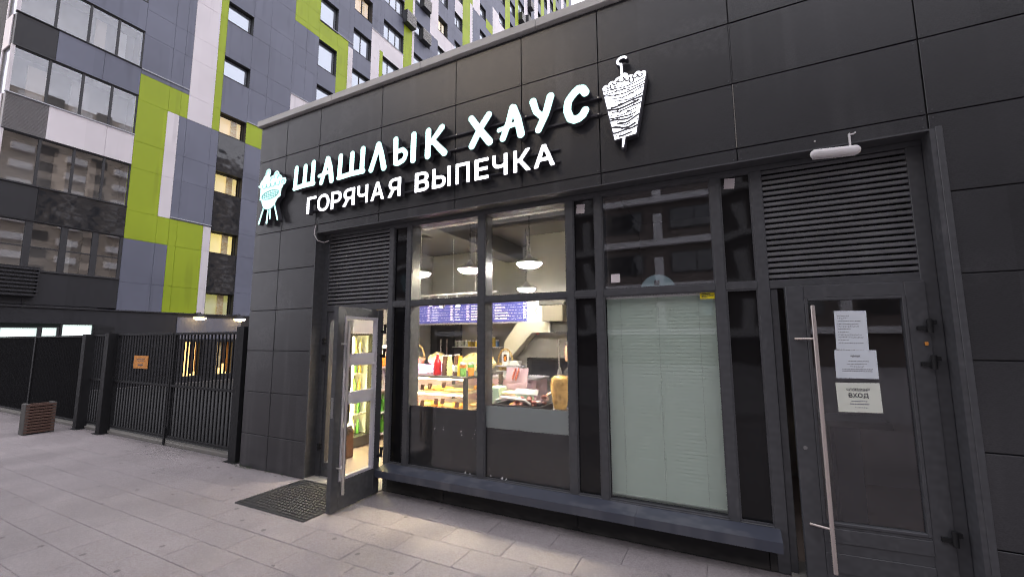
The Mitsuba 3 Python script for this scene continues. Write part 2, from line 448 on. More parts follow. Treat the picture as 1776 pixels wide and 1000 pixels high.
# reveals of the opening
put('reveal', J(B(OL - 0.012, OL, -0.004, R + 0.01, 0.0, OT + 0.01), B(OR, OR + 0.03, -0.006, R + 0.01, 0.0, OT + 0.01), B(OL, OR, -0.004, R + 0.01, OT, OT + 0.012)), 'm_frame', SHOP)
put('reveal', B(OR + 0.0305, OR + 0.07, -0.012, -0.002, 0.0, OT + 0.02, 0.003), 'm_frame', SHOP)
put('joint_seal', J(B(0.163, 0.170, -0.0025, 0.02, 3.49, 4.075)), 'm_concrete', SHOP)
put('joint_seal', J(B(0.162, 0.170, -0.0015, 0.02, 4.085, 4.655)), 'm_clad', SHOP)

# frame members: (x0, x1) of the uprights
ups = [(-5.20, -5.04, 0.0), (-3.914, -3.836, 0.0), (-3.612, -3.545, 0.255), (-2.545, -2.462, 0.255), (-1.463, -1.388, 0.255), (-1.15, -1.083, 0.255), (-0.068, 0.012, 0.255), (0.257, 0.345, 0.0), (1.312, OR - 0.002, 0.0)]
for a, b, z in ups:
    put('mullion', B(a, b, R, R + 0.2, z, 3.306, 0.003), 'm_frame', SHOP)
put('mullion', B(OL, OR, R - 0.002, R + 0.2, 3.3065, OT - 0.002, 0.003), 'm_frame', SHOP)
bays = [(-3.836, -3.612), (-3.545, -2.545), (-2.462, -1.463), (-1.388, -1.15), (-1.083, -0.068), (0.012, 0.257)]
for a, b in bays:
    put('transom', B(a + 0.001, b - 0.001, R + 0.002, R + 0.15, 2.268, 2.328, 0.003), 'm_frame', SHOP)
    put('transom', B(a + 0.001, b - 0.001, R + 0.002, R + 0.15, 0.256, 0.34, 0.003), 'm_frame', SHOP)
    for z0, z1 in ((0.34, 2.268), (2.328, 3.306)):      # glazing beads
        y0, y1 = R + 0.008, R + 0.034
        put('glazing_bead', J(B(a, a + 0.012, y0, y1, z0, z1), B(b - 0.012, b, y0, y1, z0, z1), B(a + 0.012, b - 0.012, y0, y1, z0, z0 + 0.012), B(a + 0.012, b - 0.012, y0, y1, z1 - 0.012, z1)), 'm_frame', SHOP)
# panes
GY = R + 0.036
def pane(a, b, z0, z1, mat='m_pane', y=GY):
    if mat in ('m_pane', 'm_tinted'):
        put('pane', (np.array([[a, y, z0], [b, y, z0], [b, y, z1], [a, y, z1]], float), np.array([[0, 1, 2], [0, 2, 3]])), mat, SHOP)
    else:
        put('pane', B(a, b, y, y + 0.02, z0, z1), mat, SHOP)
for i, (a, b) in enumerate(bays):
    m = 'm_pane' if i in (1, 2, 4) else 'm_blackglass'
    pane(a, b, 0.34, 2.268, m); pane(a, b, 2.328, 3.306, 'm_tinted' if i == 4 else m)
# dark boards and the grey film that close the foot of the two lit windows
put('window_board', B(-3.545, -2.547, GY + 0.008, GY + 0.02, 0.342, 1.045), 'm_black', SHOP)
put('window_board', B(-2.46, -1.465, GY + 0.012, GY + 0.024, 0.342, 0.9), 'm_black', SHOP)
wv = [(-2.46, 0.885), (-1.465, 0.885)]
put('window_film', extr(Polygon([(-2.46, 0.876), (-2.2, 0.874), (-2.05, 0.879), (-1.95, 0.874), (-1.465, 0.880), (-1.465, 1.118), (-1.8, 1.116), (-2.1, 1.12), (-2.46, 1.108)]), 0.003, GY + 0.004), 'm_film', SHOP)
# old adhesive specks on the boarded pane
sp = []
for (x, z, w) in ((-3.15, 0.80, .012), (-3.03, 0.83, .010), (-3.03, 0.80, .014), (-2.78, 0.80, .016), (-2.77, 0.76, .02), (-2.60, 0.79, .014), (-2.59, 0.83, .01), (-2.62, .74, .012), (-2.72, .355, .03), (-2.66, .352, .02), (-2.39, .37, .02), (-2.25, .362, .03), (-2.2, .358, .02)):
    h = w * 0.8
    q = Polygon([(x - w * 0.5, z), (x - w * .1, z - h * .6), (x + w * .5, z - h * .1), (x + w * 0.2, z + h * .8)])
    sp.append(extr(q, 0.001, GY - 0.0015))
put('adhesive_mark', J(*sp), 'm_whiteplastic', SHOP)

# sill and plinth
def sillpiece(a, b):
    pr = Polygon([(-0.02, 0.325), (-0.02, 0.218), (-0.012, 0.218), (-0.008, 0.30), (0.15, 0.325), (0.15, 0.335)])
    m = trimesh.creation.extrude_polygon(Polygon([(R, 0.256), (R, 0.332), (R - 0.02, 0.332), (-0.03, 0.296), (-0.03, 0.216), (-0.018, 0.216), (-0.012, 0.25)]), b - a, engine='earcut')
    v = np.array(m.vertices)
    put('sill', (np.stack([a + v[:, 2], v[:, 0], v[:, 1]], 1), np.array(m.faces)), 'm_sill', SHOP)
sillpiece(-3.87, -0.815); sillpiece(-0.813, 0.29)
for a, b in ((-3.9, -2.99), (-2.985, -1.4), (-1.395, 0.2), (0.205, 0.256)):
    put('plinth_panel', B(a, b, R + 0.0, R + 0.15, 0, 0.254, 0.002), 'm_plinth', SHOP)
put('threshold', B(-5.14, -3.914, -0.02, 0.4, -0.004, 0.018, 0.004), 'm_concrete', SHOP)
put('threshold', B(0.345, OR, 0.02, 0.4, -0.004, 0.015, 0.004), 'm_concrete', SHOP)

# the two ventilation louvres
def louvre(a, b, z0, z1, n):
    L = key(f'{SHOP}__louvre')
    scene[L] = ply(B(a, b, R + 0.11, R + 0.12, z0, z1), 'm_black')
    p = (z1 - z0) / n
    for i in range(n):
        z = z0 + i * p
        pr = Polygon([(0.026, z + p * .24), (0.014, z + p * .27), (0.010, z + p * .34), (0.012, z + p * .80), (0.018, z + p * .91), (0.03, z + p * .97), (0.07, z + p * 0.99), (0.07, z + p * .95), (0.036, z + p * .90)])
        m = trimesh.creation.extrude_polygon(pr, b - a, engine='earcut')
        v = np.array(m.vertices)
        put('slat', (np.stack([a + v[:, 2], R + v[:, 0], v[:, 1]], 1), np.array(m.faces)), 'm_louvre', L)
louvre(-5.14, -3.914, 2.33, 3.306, 18)
louvre(0.345, 1.312, 2.335, 3.306, 20)
put('transom', B(-5.04, -3.914, R + 0.003, R + 0.12, 2.24, 2.328, 0.003), 'm_frame', SHOP)
put('transom', B(0.345, 1.312, R + 0.003, R + 0.12, 2.262, 2.333, 0.003), 'm_frame', SHOP)
put('door_frame', B(0.346, 0.40, R + 0.02, R + 0.12, 0.0, 2.26, 0.003), 'm_frame', SHOP)

# the fixed narrow leaf left of the entrance
DL = key(f'{SHOP}__side_door')
scene[DL] = ply(J(B(-5.039, -4.985, R + .02, R + .08, 0.02, 2.24, .003), B(-4.80, -4.74, R + .02, R + .08, 0.02, 2.24, .003), B(-4.985, -4.80, R + .02, R + .08, 0.02, 0.2, .003), B(-4.985, -4.80, R + .02, R + .08, 2.12, 2.24, .003)), 'm_frame')
put('pane', (np.array([[-4.985, .22, .2], [-4.80, .22, .2], [-4.80, .22, 2.12], [-4.985, .22, 2.12]]), np.array([[0, 1, 2], [0, 2, 3]])), 'm_pane', DL)
for z in (0.36, 1.55, 1.78):
    put('hinge', J(cyl((-5.055, R - .02, z), (-5.055, R - .02, z + .09), .014), B(-5.09, -5.03, R - .016, R + .01, z + .01, z + .03), B(-5.09, -5.03, R - .016, R + .01, z + .06, z + .08)), 'm_black', DL)
put('handle', J(cyl((-4.765, R - .05, .55), (-4.765, R - .05, 2.0), .016), cyl((-4.765, R - .05, .75), (-4.765, R + .03, .75), .009), cyl((-4.765, R - .05, 1.8), (-4.765, R + .03, 1.8), .009)), 'm_steel', DL, smooth=40)

def door_leaf(name, W, zb, zt, stile, top_rail, bot_rail, bars, bead, mat_bead):
    """a glazed aluminium leaf, hinge at the origin, closed leaf along -x, outer face towards -y (y from -0.06 to 0)"""
    D = key(f'{SHOP}__{name}')
    parts = {}
    fr = [B(-W, -W + stile, -.06, 0, zb, zt, .004), B(-stile, 0, -.06, 0, zb, zt, .004), B(-W + stile, -stile, -.058, -.002, zb, zb + bot_rail, .003), B(-W + stile, -stile, -.058, -.002, zt - top_rail, zt, .003)]
    parts['frame'] = J(*fr)
    x0, x1, z0, z1 = -W + stile, -stile, zb + bot_rail, zt - top_rail
    b = bead
    parts['bead'] = J(B(x0, x0 + b, -.066, -.012, z0, z1, .003), B(x1 - b, x1, -.066, -.012, z0, z1, .003), B(x0 + b, x1 - b, -.065, -.013, z0, z0 + b, .003), B(x0 + b, x1 - b, -.065, -.013, z1 - b, z1, .003), *[B(x0 + b, x1 - b, -.064, -.014, q0, q1, .003) for q0, q1 in bars])
    y = -.035
    parts['glass'] = (np.array([[x0, y, z0], [x1, y, z0], [x1, y, z1], [x0, y, z1]], float), np.array([[0, 1, 2], [0, 2, 3]]))
    return D, parts
# left: the open entrance door
D, P = door_leaf('entrance_door', 0.745, 0.02, 2.22, 0.105, 0.105, 0.30, [(1.12, 1.26), (1.55, 1.69)], 0.035, 'm_lilacpaint')
mv = [('r', 'z', 93), ('t', -3.945, .058, 0)]
scene[D] = ply(M(P['frame'], *mv), 'm_frame')
put('glazing_bead', M(P['bead'], *mv), 'm_lilacpaint', D)
put('pane', M(P['glass'], *mv), 'm_pane', D)
hx = -.70
put('handle', M(J(cyl((hx + .05, -.135, .20), (hx + .05, -.135, 2.06), .017, 16), cyl((hx + .05, -.135, .47), (hx + .02, -.055, .47), .009), cyl((hx + .05, -.135, 1.80), (hx + .02, -.055, 1.80), .009)), *mv), 'm_steel', D, smooth=40)
put('handle', M(J(cyl((hx + .05, .07, .4), (hx + .05, .07, 2.0), .016), cyl((hx + .05, .07, .6), (hx + .05, -.004, .6), .009), cyl((hx + .05, .07, 1.8), (hx + .05, -.004, 1.8), .009)), *mv), 'm_steel', D, smooth=40)
for z in (0.42, 1.62, 1.92):
    put('hinge', M(J(cyl((.012, -.075, z), (.012, -.075, z + .12), .016), B(-.05, .012, -.07, -.055, z + .01, z + .04), B(.012, .045, -.075, -.06, z + .075, z + .11)), *mv), 'm_black', D)
put('lock_plate', M(B(-.748, -.7445, -.045, -.015, 1.0, 1.22), *mv), 'm_steeldark', D)
# right: the service door, slightly ajar
D2, P = door_leaf('service_door', 0.89, 0.03, 2.262, 0.125, 0.10, 0.42, [], 0.022, 'm_frame')
mv2 = [('r', 'z', 5), ('t', 1.325, R + .045, 0)]
scene[D2] = ply(M(P['frame'], *mv2), 'm_frame')
put('glazing_bead', M(P['bead'], *mv2), 'm_frame', D2)
put('pane', M(P['glass'], *mv2), 'm_doorglass', D2)
put('bottom_panel', M(J(B(-.765, -.125, -.064, -.06, .12, .255, .002), B(-.765, -.125, -.066, -.06, .33, .43, .002)), *mv2), 'm_frame', D2)
put('handle', M(J(B(-.742, -.714, -.135, -.115, .13, 2.10, .004), cyl((-.73, -.12, .44), (-.85, -.06, .44), .009), cyl((-.73, -.12, 1.84), (-.85, -.06, 1.84), .009)), *mv2), 'm_handletan', D2, smooth=40)
for z in (0.42, 1.62, 1.88):
    put('hinge', M(J(cyl((-.012, -.085, z), (-.012, -.085, z + .1), .017), B(-.08, -.012, -.078, -.058, z + .02, z + .05), B(-.012, .03, -.085, -.06, z + .06, z + .09)), *mv2), 'm_black', D2)
put('keyhole', M(cyl((-.84, -.064, 1.0), (-.84, -.056, 1.0), .014), *mv2), 'm_steeldark', D2)

# things fixed to the front
def card(base, x, z, w, h, rot, mat, label, cat, y=GY - 0.004, group=None):
    m = M(B(-w / 2, w / 2, 0, 0.0015, -h / 2, h / 2), ('r', 'y', rot), ('t', x, y, z))
    return one(base, m, mat, label, cat, group)
card('sticker', -1.307, 3.205, .09, .098, 5, 'm_tape', 'blank pale square sticker high on the narrow dark pane right of the lit windows', 'sticker')
card('sticker', 0.094, 3.238, .085, .095, 6, 'm_tape', 'blank pale square sticker high on the narrow dark pane beside the right louvre', 'sticker')
card('sticker', -0.963, 2.443, .09, .085, 1, 'm_tape', 'blank pale square sticker in the lower left corner of the pane above the blind', 'sticker')
ys = thing('notice_sticker', 'small yellow notice sticker at the top right corner of the blind window', 'sticker')
put('card', M(B(-.064, .064, 0, .0015, -.036, .036), ('r', 'y', 1), ('t', -.138, GY - .004, 2.237)), 'm_yellow', ys)
put('print', J(*[B(-.19, -.19 + w, GY - .0055, GY - .005, z, z + .008) for w, z in ((.1, 2.255), (.07, 2.24), (.1, 2.225), (.05, 2.21))]), 'm_ink', ys)

# the white lamp over the service door
lm = thing('wall_lamp', 'long white rounded lamp fixed above the right louvre and service door', 'lamp')
a0 = M(manifold3d.Manifold.batch_hull([manifold3d.Manifold.sphere(.037, 20).translate([x, 0, 0]) for x in (-.125, .125)]).scale([1, .8, 1]), ('r', 'y', 4), ('t', .832, -.06, 3.285))
put('diffuser', a0, 'm_whiteplastic', lm, smooth=50)
put('base_plate', M(B(-.14, .14, -.035, -.012, -.03, .03, .006), ('r', 'y', 4), ('t', .832, 0, 3.285)), 'm_whiteplastic', lm)
put('bracket', J(B(.935, .945, -.03, 0, 3.32, 3.43, .002), B(.935, .975, -.01, -.001, 3.42, 3.432, .002)), 'm_whiteplastic', lm)
put('screw', J(cyl((.72, -.012, 3.42), (.72, 0, 3.42), .006), cyl((.98, -.012, 3.435), (.98, 0, 3.435), .006)), 'm_whiteplastic', lm)

# papers taped to the service door glass
def paper(x, z, w, h, rot, mat, label, lines, texts=()):
    k = thing('paper_notice', label, 'notice')
    loc = [('r', 'y', rot), ('t', x, -.0405, z)]
    put('sheet', M(B(-w / 2, w / 2, 0, .001, -h / 2, h / 2), *loc, *mv2), mat, k)
    if lines:
        put('print', M(J(*[B(a, b, -.0012, -.0006, zz, zz + t) for a, b, zz, t in lines]), *loc, *mv2), 'm_inkgray', k)
    for s, cx, zz, hh in texts:
        tm = meshkit.text_mesh(s, hh, 0.0006, bold=True)
        v = np.array(tm.vertices); wd = v[:, 0].max() - v[:, 0].min()
        put('lettering', M((np.stack([v[:, 0] - v[:, 0].min() - wd / 2 + cx, -.0008 - v[:, 2], v[:, 1] + zz], 1), np.array(tm.faces)), *loc, *mv2), 'm_ink', k)
    return k
ln = [(-.085, -.085 + rng.uniform(.05, .16), .11 - i * .021, .004) for i in range(11)]
paper(-.47, 1.905, .205, .30, 1, 'm_paper', 'bluish typed list taped topmost on the service door glass', ln)
ln = [(-.03 , .03, .055, .012), (-.05, .08, .02, .005), (-.06, .07, .0, .004), (-.04, .05, -.02, .004), (-.09, .1, -.04, .005), (-.09, .1, -.055, .005)]
paper(-.46, 1.645, .265, .215, 0, 'm_paper', 'bluish printed notice taped middle of three on the service door glass', ln)
ln = [(-.06, .06, .048, .0025), (-.05, .05, -.03, .006), (-.06, .06, -.052, .007), (-.03, .05, -.075, .003)]
paper(-.463, 1.395, .275, .22, -1, 'm_paperwarm', 'yellowish entrance notice taped lowest on the service door glass', ln, [('СЛУЖЕБНЫЙ', 0, .052, .016), ('ВХОД', 0, .0, .032)])
put('tape', M(J(B(-.045, -.028, -.075, -.064, 1.79, 1.815)), *mv2), 'm_orange', D2)
# a loose cable at the upper left corner of the opening
one('cable', tube([(-5.15, -.01, 3.47), (-5.16, -.02, 3.4), (-5.15, -.03, 3.33), (-5.10, -.01, 3.24), (-5.06, .06, 3.22), (-5.0, .1, 3.25)], .006), 'm_tape', 'loose pale cable hanging at the upper left corner of the shop opening', 'cable', smooth=50)

# floor mat of black rubber
def mat_poly():
    p = sbox(-5.13, -.90, -3.97, -.03)
    holes = []
    for i in range(21):
        for j in range(16):
            x, y = -5.10 + i * .055 + (j % 2) * .0275, -.872 + j * .0545
            if x > -3.99: continue
            holes.append(Point(x, y).buffer(.021, 2))
    return p.difference(unary_union(holes))
mm = trimesh.creation.extrude_polygon(mat_poly(), .014, engine='earcut'); mm.apply_translation([0, 0, .001])
mt = thing('door_mat', 'black rubber mat with round holes lying before the open entrance', 'mat')
put('honeycomb', mm, 'm_rubber', mt)
put('backing', B(-5.12, -3.98, -.89, -.04, .0005, .003), 'm_black', mt)

# ------------------------------------------------------------------ illuminated signs
def capsule(pts, w0, w1=None):
    """a brush stroke along pts, its width running from w0 to w1"""
    w1 = w0 if w1 is None else w1
    pts = np.array(pts, float)
    d = np.r_[0, np.cumsum(np.linalg.norm(np.diff(pts, axis=0), axis=1))]
    t = np.linspace(0, d[-1], 14)
    q = np.stack([np.interp(t, d, pts[:, 0]), np.interp(t, d, pts[:, 1])], 1)
    w = w0 + (w1 - w0) * t / d[-1]
    return unary_union([unary_union([Point(q[i]).buffer(w[i], 8), Point(q[i + 1]).buffer(w[i + 1], 8)]).convex_hull for i in range(len(q) - 1)])
FY = -0.105
CYAN = (0.46, 0.95, 0.86)
COOL = (0.93, 0.95, 1.0)
def letter(sign, poly, tint, power=SIGN):
    k = put('letter', extr(poly.buffer(.004), .068, FY + .0036), 'm_signside', sign)
    put('face', extr(poly, .003, FY), 'm_emit', k, emitter=area(np.array(tint) * power))
S1 = thing('illuminated_sign', 'brush-lettered white illuminated sign reading ШАШЛЫК ХАУС', 'sign')
z0, z1 = 4.035, 4.365
w = .041
def sha(a, b):
    m = (a + b) / 2
    return unary_union([capsule([(a + .035, z1 - .02), (a + .02, z0 + .03)], w, w), capsule([(m + .02, z1 - .03), (m + .012, z0 + .05)], w, w), capsule([(b - .02, z1 - .005), (b - .03, z0 + .04)], w * 1.05, w), capsule([(a + .005, z0 + .008), (m, z0 + .022), (b - .005, z0 + .02)], w * .85, w * .9)])
def aa(a, b):
    m = (a + b) / 2 + .03
    return unary_union([capsule([(m - .015, z1), (m - .06, z0 + .17), (a + .05, z0)], w * .9, w * .95), capsule([(m, z1 - .01), (m + .05, z0 + .18), (b - .035, z0)], w, w * 1.1), capsule([(a - .0, z0 + .105), (m, z0 + .13), (b - .06, z0 + .13)], w * .62, w * .7)])
Ls = [sha(-5.545, -5.125), aa(-5.02, -4.73), sha(-4.635, -4.165),
      unary_union([capsule([(-3.915, z1), (-3.955, z0 + .2), (-4.03, z0 + .01)], w * .95, w), capsule([(-3.905, z1 - .005), (-3.86, z0 + .2), (-3.81, z0)], w, w * 1.1)]),
      unary_union([capsule([(-3.62, z1), (-3.615, z0 + .03)], w, w * .9), capsule([(-3.6, z0 + .165), (-3.5, z0 + .175), (-3.445, z0 + .115), (-3.48, z0 + .035), (-3.58, z0 + .005), (-3.615, z0 + .02)], w * .75, w * .85), capsule([(-3.33, z1), (-3.335, z0 + .005)], w, w * 1.05)]),
      unary_union([capsule([(-3.105, z1 - .005), (-3.11, z0 + .01)], w, w * 1.05), capsule([(-2.905, z1 - .005), (-2.98, z0 + .25), (-3.06, z0 + .17)], w, w * .8), capsule([(-3.04, z0 + .19), (-2.95, z0 + .09), (-2.865, z0)], w * .85, w * 1.05)]),
      unary_union([capsule([(-2.49, z1), (-2.38, z0 + .17), (-2.25, z0)], w * .95, w * 1.1), capsule([(-2.26, z1 - .01), (-2.36, z0 + .2), (-2.48, z0)], w, w * 1.05)]),
      aa(-2.13, -1.825),
      unary_union([capsule([(-1.715, z1), (-1.68, z0 + .21), (-1.61, z0 + .13)], w, w * .8), capsule([(-1.515, z1 + .005), (-1.57, z0 + .16), (-1.655, z0)], w * 1.05, w * .95)]),
      capsule([(-1.14, z1 - .055), (-1.165, z1 - .01), (-1.21, z1), (-1.27, z1 - .04), (-1.325, z0 + .22), (-1.335, z0 + .12), (-1.30, z0 + .035), (-1.245, z0 + .005), (-1.18, z0 + .03), (-1.145, z0 + .085)], w * 1.05, w * 1.0)]
for p in Ls:
    letter(S1, p, CYAN)
for z in (4.26, 4.085):
    put('rail', B(-5.6, -1.0, -.034, -.001, z - .011, z + .011, .002), 'm_signside', S1)
put('rail_bolt', J(*[cyl((x, -.042, z), (x, -.034, z), .006) for x in (-2.74, -1.83, -1.03) for z in (4.26, 4.085)]), 'm_steel', S1)
S2 = thing('illuminated_sign', 'plain white illuminated sign reading ГОРЯЧАЯ ВЫПЕЧКА under the larger lettering', 'sign')
for ch, a, b in (('Г', -5.244, -5.052), ('О', -5.029, -4.785), ('Р', -4.753, -4.55), ('Я', -4.525, -4.303), ('Ч', -4.258, -4.068), ('А', -4.018, -3.79), ('Я', -3.725, -3.515), ('В', -3.296, -3.08), ('Ы', -3.036, -2.766), ('П', -2.698, -2.507), ('Е', -2.443, -2.261), ('Ч', -2.211, -2.025), ('К', -1.955, -1.752), ('А', -1.713, -1.478)):
    tm = meshkit.text_mesh(ch, .24, .003, bold=True)
    v = np.array(tm.vertices)
    lo, hi = v.min(0), v.max(0)
    x = a + (v[:, 0] - lo[0]) / (hi[0] - lo[0]) * (b - a)
    z = 3.615 + (v[:, 1] - lo[1]) / (hi[1] - lo[1]) * .245
    face = (np.stack([x, FY + .003 - v[:, 2], z], 1), np.array(tm.faces))
    y = np.where(v[:, 2] > .001, FY + .0036, FY + .07)
    cx, cz = x.mean(), z.mean()
    k = put('letter', (np.stack([x, y, z], 1), np.array(tm.faces)), 'm_signside', S2)
    put('face', face, 'm_emit', k, emitter=area(np.array(COOL) * SIGN * 1.15))
for z in (3.68, 3.81):
    put('rail', B(-5.3, -1.45, -.034, -.001, z - .010, z + .010, .002), 'm_signside', S2)

# grill emblem, left of the lettering
S3 = thing('illuminated_emblem', 'white illuminated kettle grill emblem on three legs at the left end of the lettering', 'sign')
body = Polygon([(-6.335, 4.17), (-6.34, 3.985), (-6.30, 3.985), (-6.27, 3.90), (-6.2, 3.83), (-6.08, 3.805), (-5.98, 3.87), (-5.91, 3.96), (-5.845, 3.985), (-5.83, 4.2)])
smoke = unary_union([Point(-6.17, 4.40).buffer(.062, 8), Point(-6.2, 4.30).buffer(.085, 8), Point(-6.28, 4.24).buffer(.07, 8), Point(-5.97, 4.33).buffer(.065, 8), Point(-6.05, 4.26).buffer(.08, 8), Point(-5.9, 4.25).buffer(.07, 8), Point(-5.79, 4.205).buffer(.055, 8), Point(-5.86, 4.15).buffer(.06, 8), Polygon([(-6.41, 4.215), (-6.3, 4.16), (-6.3, 4.25)]), sbox(-6.3, 4.1, -5.85, 4.25)])
legs = [capsule([(-6.23, 3.86), (-6.325, 3.62)], .014, .018), capsule([(-6.12, 3.84), (-6.135, 3.61)], .014, .018), capsule([(-6.07, 3.84), (-6.065, 3.665)], .012, .014), capsule([(-5.98, 3.88), (-5.885, 3.63)], .014, .015)]
for nm, po in [('kettle', unary_union([body, smoke]).buffer(.008).buffer(-.008))] + [('leg', q) for q in legs]:
    k = put(nm, extr(po.buffer(.004), .068, FY + .0036), 'm_signside', S3)
    put('face', extr(po, .003, FY), 'm_emit', k, emitter=area(np.array(CYAN) * SIGN * 0.9))
flat('m_line', (0.1, 0.3, 0.33), 0.5)
ln = []
def ring(cx, cz, rx, rz, rot, a0=0, a1=360, n=28):
    t = np.radians(np.linspace(a0, a1, n))
    x, z = rx * np.cos(t), rz * np.sin(t)
    c, s = math.cos(math.radians(rot)), math.sin(math.radians(rot))
    return [(cx + x_ * c - z_ * s, FY - .001, cz + x_ * s + z_ * c) for x_, z_ in zip(x, z)]
ln.append(tube(ring(-6.09, 4.04, .2, .065, 4), .0055, 5))
for i in range(-4, 5):
    hx_ = .045 * i; hz = .06 * math.sqrt(max(0, 1 - (hx_ / .2) ** 2))
    ln.append(tube([(-6.09 + hx_, FY - .001, 4.04 - hz), (-6.09 + hx_, FY - .001, 4.04 + hz)], .004, 5))
for i in (-1, 0, 1):
    zz = .025 * i; hw = .19 * math.sqrt(max(0, 1 - (zz / .065) ** 2))
    ln.append(tube([(-6.09 - hw, FY - .001, 4.04 + zz), (-6.09 + hw, FY - .001, 4.04 + zz)], .004, 5))
ln.append(tube(ring(-6.1, 3.9, .17, .09, 0, 200, 340), .005, 5))
for cx, cz, r, a0, a1 in ((-6.17, 4.40, .045, -30, 220), (-5.97, 4.33, .045, -30, 220), (-6.24, 4.2, .05, 150, 390), (-6.14, 4.2, .05, 150, 390), (-6.04, 4.2, .05, 150, 390), (-5.93, 4.2, .05, 150, 390), (-5.8, 4.2, .035, -60, 260), (-6.05, 4.27, .05, 20, 200), (-5.9, 4.27, .04, 10, 190)):
    ln.append(tube(ring(cx, cz, r, r * .8, 0, a0, a1, 14), .005, 5))
put('line_drawing', J(*ln), 'm_line', S3)
# doner emblem, right of the lettering
S4 = thing('illuminated_emblem', 'white illuminated meat spit emblem drawn in stripes at the right end of the lettering', 'sign')
xl = lambda z: -.965 + (4.31 - z) / (4.31 - 3.745) * .105
xr = lambda z: -.545 - (4.325 - z) / (4.325 - 3.745) * .115
trap = Polygon([(-.965, 4.30), (-.545, 4.345), (-.66, 3.765), (-.86, 3.745)])
put('backing', extr(unary_union([trap.buffer(.012), capsule([(-.775, 3.76), (-.785, 3.655)], .022, .018)]), .07, FY + .004), 'm_signside', S4)
cuts = []
r4 = random.Random(3)
z = 3.79
while z < 4.28:
    n_ = 9
    amp = r4.uniform(.004, .010)
    ph = r4.uniform(0, 6)
    tilt = r4.uniform(.0, .05)
    pts = []
    for i in range(n_):
        t = i / (n_ - 1)
        x = xl(z) + (xr(z) - xl(z)) * t
        pts.append((x, z + tilt * (t - .3) - .02 * math.sin(t * math.pi) + amp * math.sin(ph + t * 7)))
    s = r4.choice((0, 1, 2)); e = n_ - r4.choice((0, 0, 1, 2))
    cuts.append(LineString(pts[s:e]).buffer(r4.uniform(.0055, .011), 3))
    for _ in range(4):
        x = r4.uniform(xl(z) + .01, xr(z) - .01)
        cuts.append(affinity.rotate(affinity.scale(Point(x, z + r4.uniform(-.01, .015)).buffer(.012, 3), 1.6, .45), r4.uniform(-30, 50)))
    z += r4.uniform(.022, .042)
lumps = unary_union([Point(x, zz).buffer(rr, 8) for x, zz, rr in ((-.93, 4.295, .03), (-.87, 4.315, .035), (-.80, 4.33, .045), (-.75, 4.36, .04), (-.69, 4.33, .035), (-.62, 4.345, .035), (-.57, 4.345, .025), (-.7, 4.3, .05), (-.84, 4.29, .05), (-.6, 4.32, .04))])
for x, zz, rr in ((-.9, 4.30, .02), (-.84, 4.325, .022), (-.78, 4.34, .03), (-.72, 4.33, .022), (-.65, 4.34, .025), (-.6, 4.335, .02), (-.86, 4.275, .02), (-.68, 4.30, .02)):
    cuts.append(LineString([(q[0], q[2]) for q in ring(x, zz, rr, rr * .8, 0, 160, 400, 10)]).buffer(.007, 3))
front = unary_union([trap, lumps]).difference(unary_union(cuts))
gl = [q for q in getattr(front, 'geoms', [front]) if q.area > 2e-5]
put('face', extr(shapely.MultiPolygon(gl), .003, FY), 'm_emit', S4, emitter=area(np.array((.9, .92, 1.0)) * SIGN * 1.15))
hook = unary_union([capsule([(-.772, 4.40), (-.775, 4.50)], .012, .011), LineString([(q[0], q[2]) for q in ring(-.765, 4.535, .045, .034, 10, 230, 20, 16)]).buffer(.011, 6)])
for po in (hook, capsule([(-.772, 3.745), (-.785, 3.665)], .012, .009)):
    k = put('skewer', extr(po.buffer(.005), .068, FY + .0036), 'm_signside', S4)
    put('face', extr(po, .003, FY), 'm_emit', k, emitter=area(np.array((.9, .92, 1.0)) * SIGN))

# ------------------------------------------------------------------ the residential tower (its long wall faces +x at TX)
TOWER = thing('residential_tower', 'tall residential tower with grey, lime green and white facade panels', 'building')
TX = -21.5
ST = 2.96
YB = [0.3, 3.87, 4.93, 5.38, 5.68, 6.72, 7.05, 8.32, 9.25, 10.63, 12.28, 13.62, 14.5, 14.9, 16.5, 17.3, 17.64, 19.8, 20.78, 21.04, 23.05, 24.2, 25.62, 26.74, 28.08, 29.42, 29.9, 31.36, 32.6, 34.1, 35.6, 37.1, 38.4, 39.8, 40.75, 42.5, 43.6, 44.8, 45.9, 47.2, 48.3, 49.6, 50.8, 52.0, 53.4, 54.6, 55.9, 57.1, 58.5, 59.8, 61.2, 62.6]
def ztop(y):      # highest and lowest heights that matter for the view
    return {True: 21.0}.get(y < 8, 21 + (y - 8) * 0.78)
def zlow(y):
    if y < 9.5: return 3.0
    return max(3.0, 1.85 + 3.45 * (y + 4.02) / 4.02 - 5.0)
GR, GN, WH, DK, GD, GI = 'm_tgray', 'm_tgreen', 'm_twhite', 'm_tdark', 'm_glossdark', 'm_tgrille'
